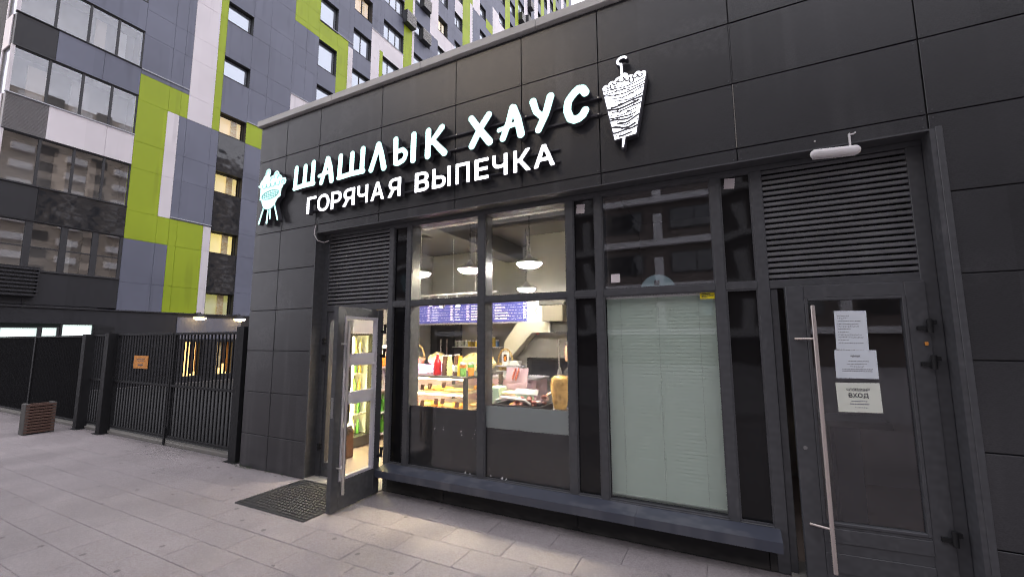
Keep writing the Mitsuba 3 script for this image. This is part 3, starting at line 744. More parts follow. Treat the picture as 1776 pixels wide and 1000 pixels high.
# ordered paint: (y0, y1, z0, z1, colour), the last one that covers a panel wins
paint = [(0, 70, 0, 99, GR)]
P_ = paint.append
P_((3.8, 5.69, 11.9, 13.25, GN)); P_((3.8, 4.94, 5.95, 13.25, GN)); P_((3.8, 6.72, 5.95, 7.2, GN)); P_((5.4, 6.72, 3.0, 7.2, GN)); P_((3.8, 5.39, 3.0, 5.98, GR))
P_((4.93, 5.39, 7.2, 11.95, WH)); P_((5.38, 7.06, 7.15, 11.9, GR)); P_((6.7, 7.06, 3.0, 7.15, WH))
P_((5.67, 6.73, 11.9, 40, WH)); P_((6.71, 7.06, 11.9, 40, GN))
P_((7.04, 8.33, 3.0, 11.9, GD)); P_((8.31, 9.26, 11.85, 13.0, GN))
P_((10.6, 12.29, 14.0, 15.84, WH))
P_((10.6, 12.29, 20.4, 40, GN)); P_((12.2, 13.63, 20.4, 21.6, GN)); P_((13.6, 14.51, 3, 21.6, GN)); P_((14.49, 14.91, 3, 21.3, WH))
P_((16.49, 17.31, 3, 24.1, WH)); P_((17.29, 19.81, 22.85, 24.0, WH)); P_((17.29, 17.65, 3, 22.85, GN))
P_((19.79, 20.79, 3, 99, GN)); P_((20.77, 21.05, 3, 99, WH))
P_((23.04, 24.21, 28.2, 99, WH)); P_((23.1, 26.75, 28.15, 29.28, WH))
P_((26.73, 28.09, 33.2, 34.3, WH)); P_((28.07, 29.43, 3, 99, GN)); P_((29.41, 29.91, 3, 35.9, WH)); P_((29.41, 29.91, 35.9, 99, GN))
P_((31.35, 34.11, 35.4, 36.5, GN)); P_((29.9, 31.37, 35.8, 99, WH)); P_((34.09, 35.61, 3, 39.0, WH)); P_((35.59, 37.11, 37.0, 38.3, WH))
P_((37.09, 38.41, 3, 99, GN)); P_((39.79, 40.76, 3, 99, GN)); P_((42.4, 43.61, 3, 99, WH)); P_((45.8, 47.21, 30, 50, WH)); P_((48.2, 49.61, 3, 99, GN)); P_((50.7, 52.1, 40, 99, WH)); P_((53.3, 54.61, 3, 99, GN)); P_((57.0, 58.51, 45, 99, WH)); P_((59.7, 61.21, 3, 99, GN))
def colour(y, z):
    c = GR
    for a, b, d, e, q in paint:
        if a <= y < b and d <= z < e:
            c = q
    return c
# window columns: (y0, y1, height of a window's lower edge, opening height, panes)
WC = {7.05: (3.0, 1.06, 1), 12.28: (15.62, 1.75, 1), 14.9: (15.44, 1.62, 2), 17.64: (15.2, 1.5, 3), 21.04: (14.72, 1.5, 2), 24.2: (14.5, 1.45, 2), 26.74: (16.8, 1.4, 2), 31.36: (18.3, 1.3, 1), 35.6: (17.5, 1.3, 1), 38.4: (18.0, 1.5, 1), 40.75: (17.0, 1.6, 2), 43.6: (18.0, 1.5, 1), 47.2: (17.2, 1.5, 2), 49.6: (18.4, 1.5, 1), 52.0: (17.0, 1.5, 2), 54.6: (17.6, 1.5, 1), 58.5: (17.4, 1.5, 1)}
LIT = {(7.05, 0): (0.34, 0.33, 0.05), (7.05, 1): (1.0, 0.78, 0.18), (7.05, 2): (0.9, 0.68, 0.2), (7.05, 3): (0.75, 0.5, 0.14), (14.9, 3): (0.6, 0.36, 0.12), (24.2, 5): (1.0, 0.8, 0.5)}
cells, wins = [], []
for a, b in zip(YB[1:], YB[2:]):
    lo, hi = zlow((a + b) / 2), ztop(b) + 3
    if a in WC:
        zb, h, n = WC[a]
        k0 = math.floor((lo - zb) / ST)
        z = lo
        for k in range(k0, 40):
            wb = zb + k * ST
            if wb + h < lo: continue
            if wb > hi: break
            if wb - z > 0.05: cells.append((a, b, z, wb))
            wins.append((a, b, wb, wb + h, n, k)); z = wb + h
        cells.append((a, b, z, max(hi, z + 1)))
    else:
        cuts = sorted({round(3.02 + ST * k + d, 3) for k in range(24) for d in (0.0, 1.15)} | {round(e, 3) for p in paint[1:] if p[0] <= (a + b) / 2 < p[1] for e in p[2:4] if 3 < e < 70})
        zz = [lo] + [c for c in cuts if lo + .15 < c < hi - .15] + [hi]
        z2 = [zz[0]]
        for c in zz[1:]:
            if c - z2[-1] > .2: z2.append(c)
        for c, d in zip(z2, z2[1:]):
            n = 1 if b - a < 1.45 else 2
            for i in range(n):
                cells.append((a + (b - a) * i / n, a + (b - a) * (i + 1) / n, c, d))
        cells.append((a, b, z2[-1], z2[-1] + 6.0))
# the balcony bay at the corner: glazing rows and the bands between them
GLZ = [(4.27, 6.02), (7.25, 9.03), (10.33, 12.06), (13.3, 14.95), (16.3, 17.95), (19.3, 20.9)]
BAND = {0: [(0.33, 1.33, 3.1, 4.25, DK), (1.33, 3.87, 3.1, 4.25, DK)], 1: [(0.33, 1.38, 6.04, 7.23, DK), (1.38, 3.87, 6.04, 7.23, GD)], 2: [(0.33, 1.38, 9.05, 10.31, GI), (1.38, 3.0, 9.05, 10.31, WH), (3.0, 3.87, 9.05, 10.31, WH)],
        3: [(0.33, 1.38, 12.08, 13.28, DK), (1.38, 2.7, 12.08, 13.28, GR), (2.7, 3.87, 12.08, 13.28, GR)], 4: [(0.33, 1.38, 14.97, 16.28, GR), (1.38, 3.87, 14.97, 16.28, GR)], 5: [(0.33, 3.87, 17.97, 19.28, WH)], 6: [(0.33, 3.87, 20.95, 22.4, GR)]}  # the dark corner panel has shade painted into its colour
def size(q):
    d = np.linalg.norm(np.array([TX, (q[0] + q[1]) / 2, (q[2] + q[3]) / 2]) - EYE)
    return (q[1] - q[0]) * (q[3] - q[2]) / d ** 3 * (1 if q[2] < ztop(q[0]) else .01)
allp = [(q, colour((q[0] + q[1]) / 2, (q[2] + q[3]) / 2)) for q in cells] + [(q[:4], q[4]) for k in BAND for q in BAND[k]]
allp.sort(key=lambda x: -size(x[0]))
far = {}
tr = random.Random(5)
for i, (q, c) in enumerate(allp):
    m = B(TX - .28, TX - .004 * tr.random(), q[0] + .004, q[1] - .004, q[2] + .004, q[3] - .004, .003 if i < 300 else 0)
    if c == GI:       # grille panel: fine horizontal blades
        n = 26
        p = (q[3] - q[2]) / n
        m = J(B(TX - .28, TX - .03, q[0] + .006, q[1] - .006, q[2] + .006, q[3] - .006), *[B(TX - .0299, TX, q[0] + .02, q[1] - .02, q[2] + j * p + .012, q[2] + (j + .55) * p) for j in range(n)])
    if i < 300:
        put('facade_panel', m, c, TOWER)
    else:
        far.setdefault(c, []).append(m)
for c in far:
    stuff(put('far_facade_panel', J(*far[c]), c, TOWER))
put('core', J(B(TX - 16, TX - .95, .5, 62.5, 0, 74), B(TX - .96, TX - .3, 9.4, 62.5, 0, 14)), 'm_dark', TOWER)
for (y0, y1, z, c) in ((.33, 3.87, 22.42, GR), (3.87, 9.25, 24.5, WH), (9.25, 20.78, 40, GR), (20.78, 62.6, 66.5, GR)):   # the storeys above the picture
    put('upper_wall', B(TX - .94, TX - .01, y0, y1, max(z, ztop(y1) + 9.1) if z > 30 else z + 2.6, 74), c, TOWER)
# thin drip ledges where colours step
led = [(0.3, 3.87, 10.315), (3.87, 5.67, 13.255), (5.38, 7.05, 7.185), (10.63, 12.28, 15.845), (8.32, 9.25, 13.005), (12.28, 14.9, 21.605), (16.5, 19.8, 24.01), (0.3, 3.87, 13.285), (0.3, 3.87, 7.235), (0.3, 3.87, 4.255)]
for a, b, z in led:
    put('ledge', B(TX - .1, TX + .045, a, b, z - .004, z + .03), 'm_twhiteframe' if z in (10.315, 13.255, 7.185, 15.845, 13.005, 21.605, 24.01) else 'm_tframe', TOWER)

def window(a, b, z0, z1, n, k):
    W = key(f'{TOWER}__window')
    fx = TX - .23
    t = .05
    fr = [B(fx - .05, fx, a, b, z0, z0 + t), B(fx - .05, fx, a, b, z1 - t, z1), B(fx - .05, fx, a, a + t, z0 + t, z1 - t), B(fx - .05, fx, b - t, b, z0 + t, z1 - t)]
    for i in range(1, n):
        y = a + (b - a) * i / n
        fr.append(B(fx - .051, fx + .004, y - .035, y + .035, z0 + t, z1 - t))
    # lining of the opening
    fr += [B(fx + .001, TX - .012, a - .004, a + .012, z0, z1), B(fx + .001, TX - .012, b - .012, b + .004, z0, z1), B(fx + .001, TX - .012, a, b, z1 - .012, z1 + .004), B(fx + .001, TX + .02, a, b, z0 - .006, z0 + .014)]
    scene[W] = ply(J(*fr), 'm_reveal')
    lit = LIT.get((round(YBK[a], 2), k))
    y0, y1 = a + t, b - t
    quad = lambda x: (np.array([[x, y0, z0 + t], [x, y1, z0 + t], [x, y1, z1 - t], [x, y0, z1 - t]], float), np.array([[0, 1, 2], [0, 2, 3]]))
    if lit:
        put('pane', quad(fx - .02), 'm_pane', W)
        put('lit_room', B(fx - .30, fx - .2, y0, y1, z0 + t, z1 - t), 'm_emit', W, emitter=area(np.array(lit) * .085))
        c = a + (b - a) * .55
        put('curtain', B(fx - .16, fx - .14, c, c + .3, z0 + t, z1 - t), 'm_cream', W)
    else:
        put('pane', quad(fx - .02), 'm_mirror', W)
YBK = {a: a for a in YB}
wins.sort(key=lambda q: -size(q))
for q in wins:
    window(*q)
# balcony glazing
for r, (z0, z1) in enumerate(GLZ):
    G = key(f'{TOWER}__balcony_glazing')
    ys = [0.33, 1.28, 2.18, 3.04, 3.87]
    wide = .09 if r == 0 else .035
    fr = [B(TX - .10, TX - .02, .33, 3.87, z0, z0 + .05), B(TX - .10, TX - .02, .33, 3.87, z1 - .05, z1)]
    for y in ys:
        a, b = max(.33, y - wide), min(3.87, y + wide)
        fr.append(B(TX - .101, TX - .018, a, b, z0 + .05, z1 - .05))
    fr.append(B(TX - .02, TX + .03, .33, 3.87, z1 - .012, z1 + .012))
    if r == 0: fr += [B(TX - .09, TX - .03, .4, 3.87, z0 + .82, z0 + .86)]
    scene[G] = ply(J(*fr), 'm_tframe')
    for a, b in zip(ys, ys[1:]):
        x = TX - .06
        a, b = a + wide * .9, b - wide * .9
        put('pane', (np.array([[x, a, z0 + .05], [x, b, z0 + .05], [x, b, z1 - .05], [x, a, z1 - .05]]), np.array([[0, 1, 2], [0, 2, 3]])), 'm_coated', G)
    put('balcony_room', J(B(TX - .9, TX - .88, .33, 3.87, z0 - .2, z1 + .2), B(TX - .88, TX - .3, 3.86, 3.88, z0, z1), B(TX - .88, TX - .3, .33, 3.87, z0 - .03, z0 - .01), B(TX - .88, TX - .3, .33, 3.87, z1 + .01, z1 + .03)), 'm_wall_gray', G)
    for i in range(2):
        y = tr.uniform(.5, 3.3)
        put('curtain', B(TX - .5, TX - .47, y, y + tr.uniform(.2, .55), z0 + .02, z1 - tr.uniform(0, .5)), tr.choice(['m_wall_gray', 'm_tan', 'm_caseframe', 'm_wall_light']), G)
# the tower's front face (towards -y): white bands and glazing beyond the corner
for z0, z1 in ((12.08, 13.28), (9.05, 10.31), (6.04, 7.23), (3.1, 4.25), (14.97, 16.28)):
    put('facade_panel_front' if False else 'front_panel', B(TX - 1.0, TX - .29, .30, .329, z0, z1, .004), WH if z0 > 8 else DK, TOWER)
for z0, z1 in GLZ[:5]:
    put('front_pane', B(TX - .9, TX - .06, .36, .38, z0, z1), 'm_mirror', TOWER)
    put('front_frame', B(TX - .05, TX, .30, .4, z0, z1), WH, TOWER)
    put('front_frame', B(TX - 1.0, TX - .9, .30, .4, z0, z1), WH, TOWER)
put('front_wall', B(TX - 16, TX - 1.0, .7, 1.1, 0, 74), 'm_twhite', TOWER)
# ground floor: black band, strip windows, entrance
GF = -21.52
put('base_wall', J(B(GF - .2, GF, 3.31, 6.2, 0, 3.0), B(GF - .2, GF, 6.2, 8.6, 1.82, 3.0), B(GF - .2, GF, 7.12, 7.72, 0, 1.82), B(GF - .2, GF, 6.2, 6.34, 0, 1.82), B(GF - .2, GF, 8.5, 9.4, 0, 3.0), B(GF - .2, GF, .3, 3.31, 2.46, 3.09), B(GF - .2, GF, .3, 3.31, 0, 1.4), B(GF - .2, GF, 6.34, 8.5, 0, .22)), 'm_tdark', TOWER)
put('base_ledge', B(GF - .1, GF + .06, .3, 9.3, 3.004, 3.05), 'm_tframe', TOWER)
put('entrance_panel', B(GF, GF + .03, 6.0, 8.75, 1.9, 2.86, .004), GR, TOWER)
for a, b, zt in ((.95, 1.8, 2.29), (1.92, 2.29, 2.31), (2.43, 3.24, 2.43)):
    W = key(f'{TOWER}__shop_window')
    scene[W] = ply(J(B(GF - .1, GF - .02, a - .06, a, 1.4, zt + .04), B(GF - .1, GF - .02, b, b + .06, 1.4, zt + .04), B(GF - .1, GF - .02, a, b, zt, zt + .04)), 'm_tframe')
    put('lit_pane', B(GF - .12, GF - .08, a, b, 1.4, zt), 'm_emit', W, emitter=area((.09, .115, .105)))
put('base_grille', J(*[B(GF - .1, GF + .02, 3.26, 3.9, 2.1 + j * .05, 2.13 + j * .05) for j in range(7)]), 'm_reveal', TOWER)
for a, b in ((6.34, 7.12), (7.72, 8.5)):
    W = key(f'{TOWER}__entrance_window')
    scene[W] = ply(J(B(GF - .14, GF - .04, a, a + .05, .22, 1.82), B(GF - .14, GF - .04, b - .05, b, .22, 1.82), B(GF - .14, GF - .04, a, b, 1.77, 1.82), B(GF - .14, GF - .04, a, b, .22, .27)), 'm_tframe')
    put('lit_room', B(GF - .6, GF - .5, a, b, .22, 1.82), 'm_emit', W, emitter=area((.24, .155, .05)))
    for j in range(4):
        y = a + .08 + j * .18
        put('curtain', B(GF - .3, GF - .28, y, y + .09, .3 + tr.uniform(0, .5), 1.8), tr.choice(['m_orange', 'm_cream', 'm_brown']), W)
for i, y in enumerate((6.68, 8.43)):
    k = thing('facade_lamp', ('left' if i == 0 else 'right') + ' one of the two glowing warm lamps over the tower entrance behind the gate', 'lamp')
    put('shade', M(lathe([(.26, 0), (.25, .03), (.06, .13), (.03, .2)], 20), ('t', TX + .42, y, 2.86)), 'm_tframe', k, smooth=40)
    put('bulb', M(lathe([(.06, -.13), (.18, -.10), (.25, -.04), (.25, -.004), (.02, -.001)], 20), ('t', TX + .42, y, 2.86)), 'm_emit', k, emitter=area((1.1, .75, .32)))
    put('arm', B(TX - .02, TX + .42, y - .02, y + .02, 3.06, 3.09), 'm_tframe', k)
# baskets for air conditioners hung on the facade
def basket(y0, y1, z0, z1, d, label, group=None):
    k = thing('air_conditioner_basket', label, 'air conditioner basket', group)
    put('casing', J(B(TX, TX + d - .03, y0, y0 + .03, z0, z1), B(TX, TX + d - .03, y1 - .03, y1, z0, z1), B(TX, TX + d - .03, y0 + .03, y1 - .03, z0, z0 + .03), B(TX, TX + d - .03, y0 + .03, y1 - .03, z1 - .03, z1), B(TX + .02, TX + d - .1, y0 + .06, y1 - .06, z0 + .05, z1 - .08)), 'm_reveal', k)
    n = 8
    p = (z1 - z0) / n
    for j in range(n):
        put('slat', B(TX + d - .03, TX + d, y0, y1, z0 + j * p + .02, z0 + (j + .66) * p), 'm_tdark' if y0 < 5 else 'm_coping', k)
basket(.25, 1.6, 3.36, 4.38, .3, 'dark slatted box at the lowest storey on the tower corner')
basket(19.62, 20.72, 26.66, 27.69, .5, 'slatted box on the green stripe beside the three-pane windows')
basket(21.6, 22.65, 26.5, 27.5, .5, 'lower of two slatted boxes right of the green stripe')
basket(21.65, 22.65, 29.5, 30.5, .5, 'upper of two slatted boxes right of the green stripe')
for i, (y, z) in enumerate(((40.9, 42.3), (43.7, 46.2), (42.9, 43.4))):
    basket(y, y + 1.0, z, z + 1.0, .5, ('nearest', 'farthest', 'middle')[i] + ' of three distant slatted boxes high on the receding tower wall', 'far slatted boxes')

# ------------------------------------------------------------------ fence, gate and posts
FN = .21
def post(x, w, d, h, label):
    k = thing('fence_post', label, 'post')
    put('shaft', B(x - w / 2, x + w / 2, FN - .16, FN - .16 + d, .006, h, .004), 'm_fence', k)
    put('foot', B(x - w / 2 - .06, x + w / 2 + .06, FN - .2, FN - .11 + d, -.004, .008, .002), 'm_fence', k)
post(-6.86, .19, .19, 2.06, 'thick black gate post next to the shop corner')
post(-11.36, .17, .17, 2.0, 'black gate post between the wide gate and the narrow gate')
post(-12.42, .17, .17, 1.98, 'black post left of the narrow gate, right of the litter bin')
def bars(k, x0, x1, z0, z1, sp, dp=.010, mat='m_fence'):
    n = int(round((x1 - x0) / sp))
    for i in range(n):
        x = x0 + (x1 - x0) * (i + .5) / n
        put('bar', B(x - .010, x + .010, FN - dp, FN + dp, z0, z1), mat, k)
def rail(k, x0, x1, z, h=.04, d=.05):
    put('rail', B(x0, x1, FN - d / 2, FN + d / 2, z - h / 2, z + h / 2, .003), 'm_fence', k)
g1 = thing('gate', 'black barred double gate between the shop corner and the second post', 'gate')
for a, b in ((-11.26, -9.12), (-9.08, -6.97)):
    for z in (.14, 1.03, 1.965): rail(g1, a, b, z)
    put('stile', B(a, a + .04, FN - .022, FN + .022, .16, 1.945), 'm_fence', g1)
    put('stile', B(b - .04, b, FN - .022, FN + .022, .16, 1.945), 'm_fence', g1)
    for z0, z1 in ((.16, 1.01), (1.05, 1.945)):
        bars(g1, a + .05, b - .05, z0, z1, .105)
put('drop_bolt', J(B(-9.12, -9.07, FN - .05, FN - .026, .0, .3)), 'm_fence', g1)
g2 = thing('gate', 'narrow black barred gate between the two posts right of the litter bin', 'gate')
for z in (.14, 1.03, 1.955): rail(g2, -12.32, -11.46, z)
for z0, z1 in ((.16, 1.01), (1.05, 1.935)): bars(g2, -12.31, -11.47, z0, z1, .105)
put('latch', B(-11.53, -11.47, FN - .06, FN - .026, .98, 1.1), 'm_steeldark', g2)
f1 = thing('fence', 'black barred fence behind the litter bin at the left', 'fence')
for z in (.12, 1.945): rail(f1, -21.3, -12.52, z)
bars(f1, -21.3, -12.52, .14, 1.925, .09, .012, 'm_fencedark')
put('backing_sheet', B(-21.3, -12.52, FN - .009, FN - .002, .14, 1.925), 'm_fencedark', f1)
for x in (-15.6, -18.6):
    put('post', B(x - .04, x + .04, FN - .03, FN + .05, .0, 1.96), 'm_fence', f1)
k = thing('warning_sign', 'small orange rectangular sign wired to the bars of the wide gate', 'sign')
put('plate', B(-10.47, -9.93, FN - .032, FN - .027, 1.31, 1.555), 'm_orange', k)
put('print', J(B(-10.36, -10.05, FN - .034, FN - .0325, 1.48, 1.495), B(-10.34, -10.07, FN - .034, FN - .0325, 1.45, 1.462), B(-10.3, -10.1, FN - .034, FN - .0325, 1.36, 1.39)), 'm_brown', k)
struct('kerb', B(-21.2, -6.62, FN - .03, FN + .09, -.01, .05, .006), 'm_concrete')
struct('yard', B(-21.3, -6.6, FN + .1, 60, -.02, -.004), 'm_asphalt')

# ------------------------------------------------------------------ litter bin
bn = thing('litter_bin', 'wooden slatted litter bin with grey end walls standing before the fence', 'litter bin')
def binm(m): return M(m, ('r', 'z', 88), ('t', -12.6, -.45, 0))
for s in (-1, 1):
    put('end_wall', binm(J(B(s * .19 - .03, s * .19 + .03, -.135, .135, 0.0, .60, .008))), 'm_bingray', bn)
put('liner', binm(J(B(-.158, .158, -.10, .10, .03, .5), B(-.158, .158, -.102, .102, .5, .56))), 'm_black', bn)
for s in (-1, 1):
    for j in range(10):
        z = .03 + j * .057
        put('slat', binm(B(-.212, .212, s * .122 - .017, s * .122 + .017, z, z + .04, .004)), 'm_wood', bn)

# weeds where the shop wall, the gate post and the paving meet
wr = random.Random(21)
bl_ = []
for i in range(90):
    x = wr.uniform(-6.75, -6.2) if i < 60 else wr.uniform(-6.6, -5.3); y = wr.uniform(-.06, -.01) if x > -6.6 else wr.uniform(-.02, .1)
    h = wr.uniform(.02, .06); a = wr.uniform(0, 6.28); l = wr.uniform(.0, .03)
    b0 = np.array([x, y, 0]); s_ = np.array([math.cos(a), math.sin(a), 0]) * .003; t_ = np.array([x + l * math.sin(a), y - l * abs(math.cos(a)), h])
    bl_.append((np.array([b0 - s_, b0 + s_, t_]), np.array([[0, 1, 2]])))
flat('m_weed', (0.05, 0.08, 0.03), 0.7, 0.2, two=True)
k = one('weeds', J(*bl_), 'm_weed', 'low green weeds growing along the foot of the shop wall by the gate post', 'weeds')
stuff(k)

# ------------------------------------------------------------------ inside the shop
RX0, RX1, RY, RZ = -6.33, -1.27, 4.25, 3.85
ROOM = thing('shop_interior', 'lit take-away kitchen and sales room seen through the shop windows', 'room')
put('floor', B(RX0, RX1, .4, RY, -.003, .012), 'm_floor_in', ROOM)
put('left_wall', B(RX0 - .015, RX0, .31, RY, 0.013, RZ), 'm_wall_light', ROOM)
put('back_wall', J(B(RX0, RX1, RY, RY + .05, 2.62, RZ)), 'm_wall_light', ROOM)
put('back_wall', J(B(RX0, RX1, RY, RY + .05, 0.013, 2.62)), 'm_wall_gray', ROOM)
put('right_wall', B(RX1, RX1 + .05, .36, RY, 0.013, RZ), 'm_wall_gray', ROOM)
put('ceiling', B(RX0, RX1, .31, RY, RZ, RZ + .05), 'm_ceiling', ROOM)
put('kitchen_wall', B(-3.42, -2.0, 3.4, 3.46, 2.15, RZ), 'm_wall_light', ROOM)
put('kitchen_wall', B(-3.6, RX1, 3.4, 3.46, 0.013, 2.149), 'm_wall_gray', ROOM)
for y in (1.0, 2.2):
    put('ceiling_pipe', cyl((RX0, y, RZ - .1), (RX1, y, RZ - .1), .05), 'm_ceiling', ROOM, smooth=40)
put('ceiling_duct', B(-4.3, -3.9, .4, RY, RZ - .32, RZ - .02), 'm_ceiling', ROOM)
put('roller_case', B(-3.55, RX1, .36, .43, 3.30, 3.36), 'm_whitepaint', ROOM)
# dark back room door
k = thing('inner_door', 'dark glazed door at the back of the shop below the menu board', 'door')
put('leaf', B(-6.3, -5.45, 4.17, 4.22, .02, 2.2), 'm_dark', k)
put('pane', B(-6.1, -5.62, 4.155, 4.168, .3, 2.05), 'm_blackglass', k)
put('handle', J(cyl((-5.95, 4.1, 1.2), (-5.95, 4.1, 1.85), .015), cyl((-5.78, 4.1, 1.2), (-5.78, 4.1, 1.85), .015)), 'm_steel', k)
# menu board
mb = thing('menu_board', 'long blue backlit menu board with white price lines hanging over the counter', 'menu board')
put('frame', B(-6.25, -3.37, 3.41, 3.46, 2.15, 2.64), 'm_navy', mb)
put('edge', J(B(-6.25, -3.37, 3.39, 3.409, 2.15, 2.185)), 'm_lilacpaint', mb)
mx = [-6.24, -5.72, -5.12, -4.72, -4.16, -3.42]
def price_rows(a, b, gold):
    ls = []
    for j in range(7):
        z = 2.24 + j * .055
        w = rng.uniform(.22, .45) * (b - a)
        tm = []
        x = a + .03
        while x < a + w:
            d = rng.uniform(.012, .04)
            tm.append(B(x, x + d, 3.399, 3.4, z, z + .02)); x += d + .007
        tm.append(B(a + w + .01, b - .10, 3.3992, 3.4, z + .001, z + .004))
        ls.append((tm, gold and j < 4))
    return ls
for i, (a, b) in enumerate(zip(mx, mx[1:])):
    s = put('screen', B(a + .004, b - .004, 3.4005, 3.4095, 2.19, 2.63), 'm_navy', mb, emitter=area((.012, .011, .045)))
    wl, gl_ = [], []
    for tm, gd in price_rows(a, b, i >= 3): (gl_ if gd else wl).extend(tm)
    put('print', J(*wl), 'm_emit', s, emitter=area((.11, .105, .15)))
    if gl_: put('print', J(*gl_), 'm_emit', s, emitter=area((.22, .17, .1)))
    put('price', J(*[B(b - .085, b - .025, 3.399, 3.4, 2.236 + j * .055, 2.236 + j * .055 + .034) for j in range(7)]), 'm_emit', s, emitter=area((.075, .058, .11)))
    put('divider', J(B(b - .006, b - .002, 3.399, 3.4, 2.2, 2.62)), 'm_whitepaint', s)
# pendant lamps
for i, (x, y, z, what) in enumerate(((-2.274, 1.0, 2.83, 'bright white pendant lamp in the middle of the right lit window'), (-3.197, 1.0, 2.825, 'bright warm pendant lamp beside the middle upright of the lit windows'), (-4.09, 1.0, 2.835, 'leftmost pendant lamp half hidden by the left upright of the lit windows'), (-3.2, 2.9, 2.745, 'rear pendant lamp low over the kitchen just above the window transom'))):
    k = thing('pendant_lamp', what, 'lamp', 'cone pendant lamps hanging in the shop')
    put('shade', M(lathe([(.175, 0.0), (.173, .01), (.06, .07), (.03, .11), (.018, .13)], 24), ('t', x, y, z)), 'm_whitepaint', k, smooth=40)
    col = (1.0, .96, .88) if i != 1 else (1.0, .86, .62)
    put('bulb', M(lathe([(.06, -.06), (.13, -.042), (.165, -.003), (.165, -.0005)], 24), ('t', x, y, z)), 'm_emit', k, smooth=40, emitter=area(np.array(col) * (18 if i < 3 else 8) * LAMP))
    scene[k + '__light'] = {'type': 'spot', 'cutoff_angle': 36.0, 'beam_width': 33.0, 'intensity': {'type': 'rgb', 'value': [float(c * SPOT * (1 if i < 3 else .05)) for c in (1.0, .84, .5)]},
                            'to_world': T().look_at(origin=[x, y, z - .07], target=[x, y, 0], up=[0, 1, 0])}
    put('cord', cyl((x, y, z + .14), (x, y, RZ), .006, 6), 'm_black', k)
put('unseen_ceiling_light', B(-5.9, -5.3, 1.1, 1.7, RZ - .06, RZ - .001), 'm_whitepaint', ROOM)  # unseen ceiling panel, put in to brighten the room behind the entrance door
put('unseen_ceiling_light_diffuser', B(-5.87, -5.33, 1.13, 1.67, RZ - .066, RZ - .0605), 'm_emit', ROOM, emitter=area(np.array((3.6, 3.2, 2.2)) * LAMP))
# track with spot lights
tk = thing('light_track', 'thin white ceiling track hanging over the menu board', 'light track')
put('bar', B(-5.0, -3.2, 1.82, 1.86, 2.58, 2.61), 'm_whitepaint', tk)
for x in (-4.75, -4.06, -3.62):
    put('suspension', cyl((x, 1.84, 2.61), (x, 1.84, RZ), .005, 6), 'm_whitepaint', tk)
for i, (x, dx, dz) in enumerate(((-4.76, -.02, -.13), (-4.56, .08, -.1), (-4.36, .1, -.12), (-4.18, -.09, -.15), (-3.98, .05, -.14), (-3.55, .08, -.15))):
    k = thing('spotlight', ['first', 'second', 'third', 'fourth', 'fifth', 'sixth'][i] + ' white track spotlight from the left in front of the menu board', 'spotlight', 'track spotlights')
    p0 = np.array([x, 1.84, 2.53]); p1 = p0 + np.array([dx, -.04, dz])
    put('head', cyl(p0, p1, .035, 14, .042), 'm_whitepaint', k, smooth=40)
    put('stem', cyl(p0, (x, 1.84, 2.579), .012), 'm_whitepaint', k)
    d = (p1 - p0) / np.linalg.norm(p1 - p0)
    put('lens', cyl(p1 + d * .001, p1 + d * .004, .03), 'm_emit', k, emitter=area((2, 1.7, 1.2)))

# glazed pastry case
pc = thing('display_case', 'glazed warm-lit pastry display case with bottles on its top', 'display case')
cx0, cx1, cy0, cy1, ct = -4.42, -3.42, 1.28, 2.40, 1.30
for x in (cx0, cx1 - .04):
    for y in (cy0, cy1 - .04):
        put('upright', B(x - (.02 if x > -4 else 0), x + .04, y, y + .05, .45, ct - .03, .003), 'm_caseframe', pc)
put('top', B(cx0 - .01, cx1 + .01, cy0 - .01, cy1 + .01, ct - .03, ct, .004), 'm_caseframe', pc)
put('base', B(cx0, cx1, cy0, cy1, .013, .45, .004), 'm_woodpanel', pc)
for z in (.46, .80, 1.04):
    put('shelf', B(cx0 + .042, cx1 - .042, cy0 + .03, cy1 - .03, z, z + .012), 'm_shelf', pc)
put('light_strip', B(cx0 + .06, cx1 - .06, cy0 + .05, cy0 + .09, ct - .06, ct - .036), 'm_emit', pc, emitter=area(np.array((4.5, 3.0, 1.2)) * LAMP))
put('light_strip', B(cx0 + .06, cx1 - .06, cy0 + .05, cy0 + .08, 1.01, 1.03), 'm_emit', pc, emitter=area(np.array((3.6, 2.4, .95)) * LAMP))
put('glass', (np.array([[cx0 + .04, cy0 + .01, .46], [cx1 - .04, cy0 + .01, .46], [cx1 - .04, cy0 + .01, ct - .03], [cx0 + .04, cy0 + .01, ct - .03]]), np.array([[0, 1, 2], [0, 2, 3]])), 'm_pane', pc)
put('glass', (np.array([[cx1 - .01, cy0 + .04, .46], [cx1 - .01, cy1 - .04, .46], [cx1 - .01, cy1 - .04, ct - .03], [cx1 - .01, cy0 + .04, ct - .03]]), np.array([[0, 1, 2], [0, 2, 3]])), 'm_pane', pc)
put('side_panel', B(-4.95, -4.44, 1.42, 1.46, .02, 1.0), 'm_woodpanel', ROOM)
r5 = random.Random(11)
def pastry(x, y, z, kind, i):
    if kind == 'loaf':
        m = blob(x, y, z + .035, .13, .06, .045, i, .2); nm, mat, lab = 'bread_loaf', 'm_bread', 'golden oval loaf'
    elif kind == 'roll':
        m = blob(x, y, z + .03, .055, .05, .04, i, .15); nm, mat, lab = 'bread_roll', 'm_bread', 'small browned roll'
    elif kind == 'stick':
        m = M(blob(0, 0, 0, .2, .025, .022, i, .1), ('r', 'z', 55 + r5.uniform(-6, 6)), ('t', x, y, z + .03)); nm, mat, lab = 'pastry_stick', 'm_cream', 'long pale pastry stick'
    else:
        m = blob(x, y, z + .03, .1, .075, .035, i, .3); nm, mat, lab = 'filled_pastry', 'm_cream', 'flat cream-coloured pastry'
    return nm, mat, lab, m
shelfname = {1.052: 'top', .812: 'middle', .472: 'bottom'}
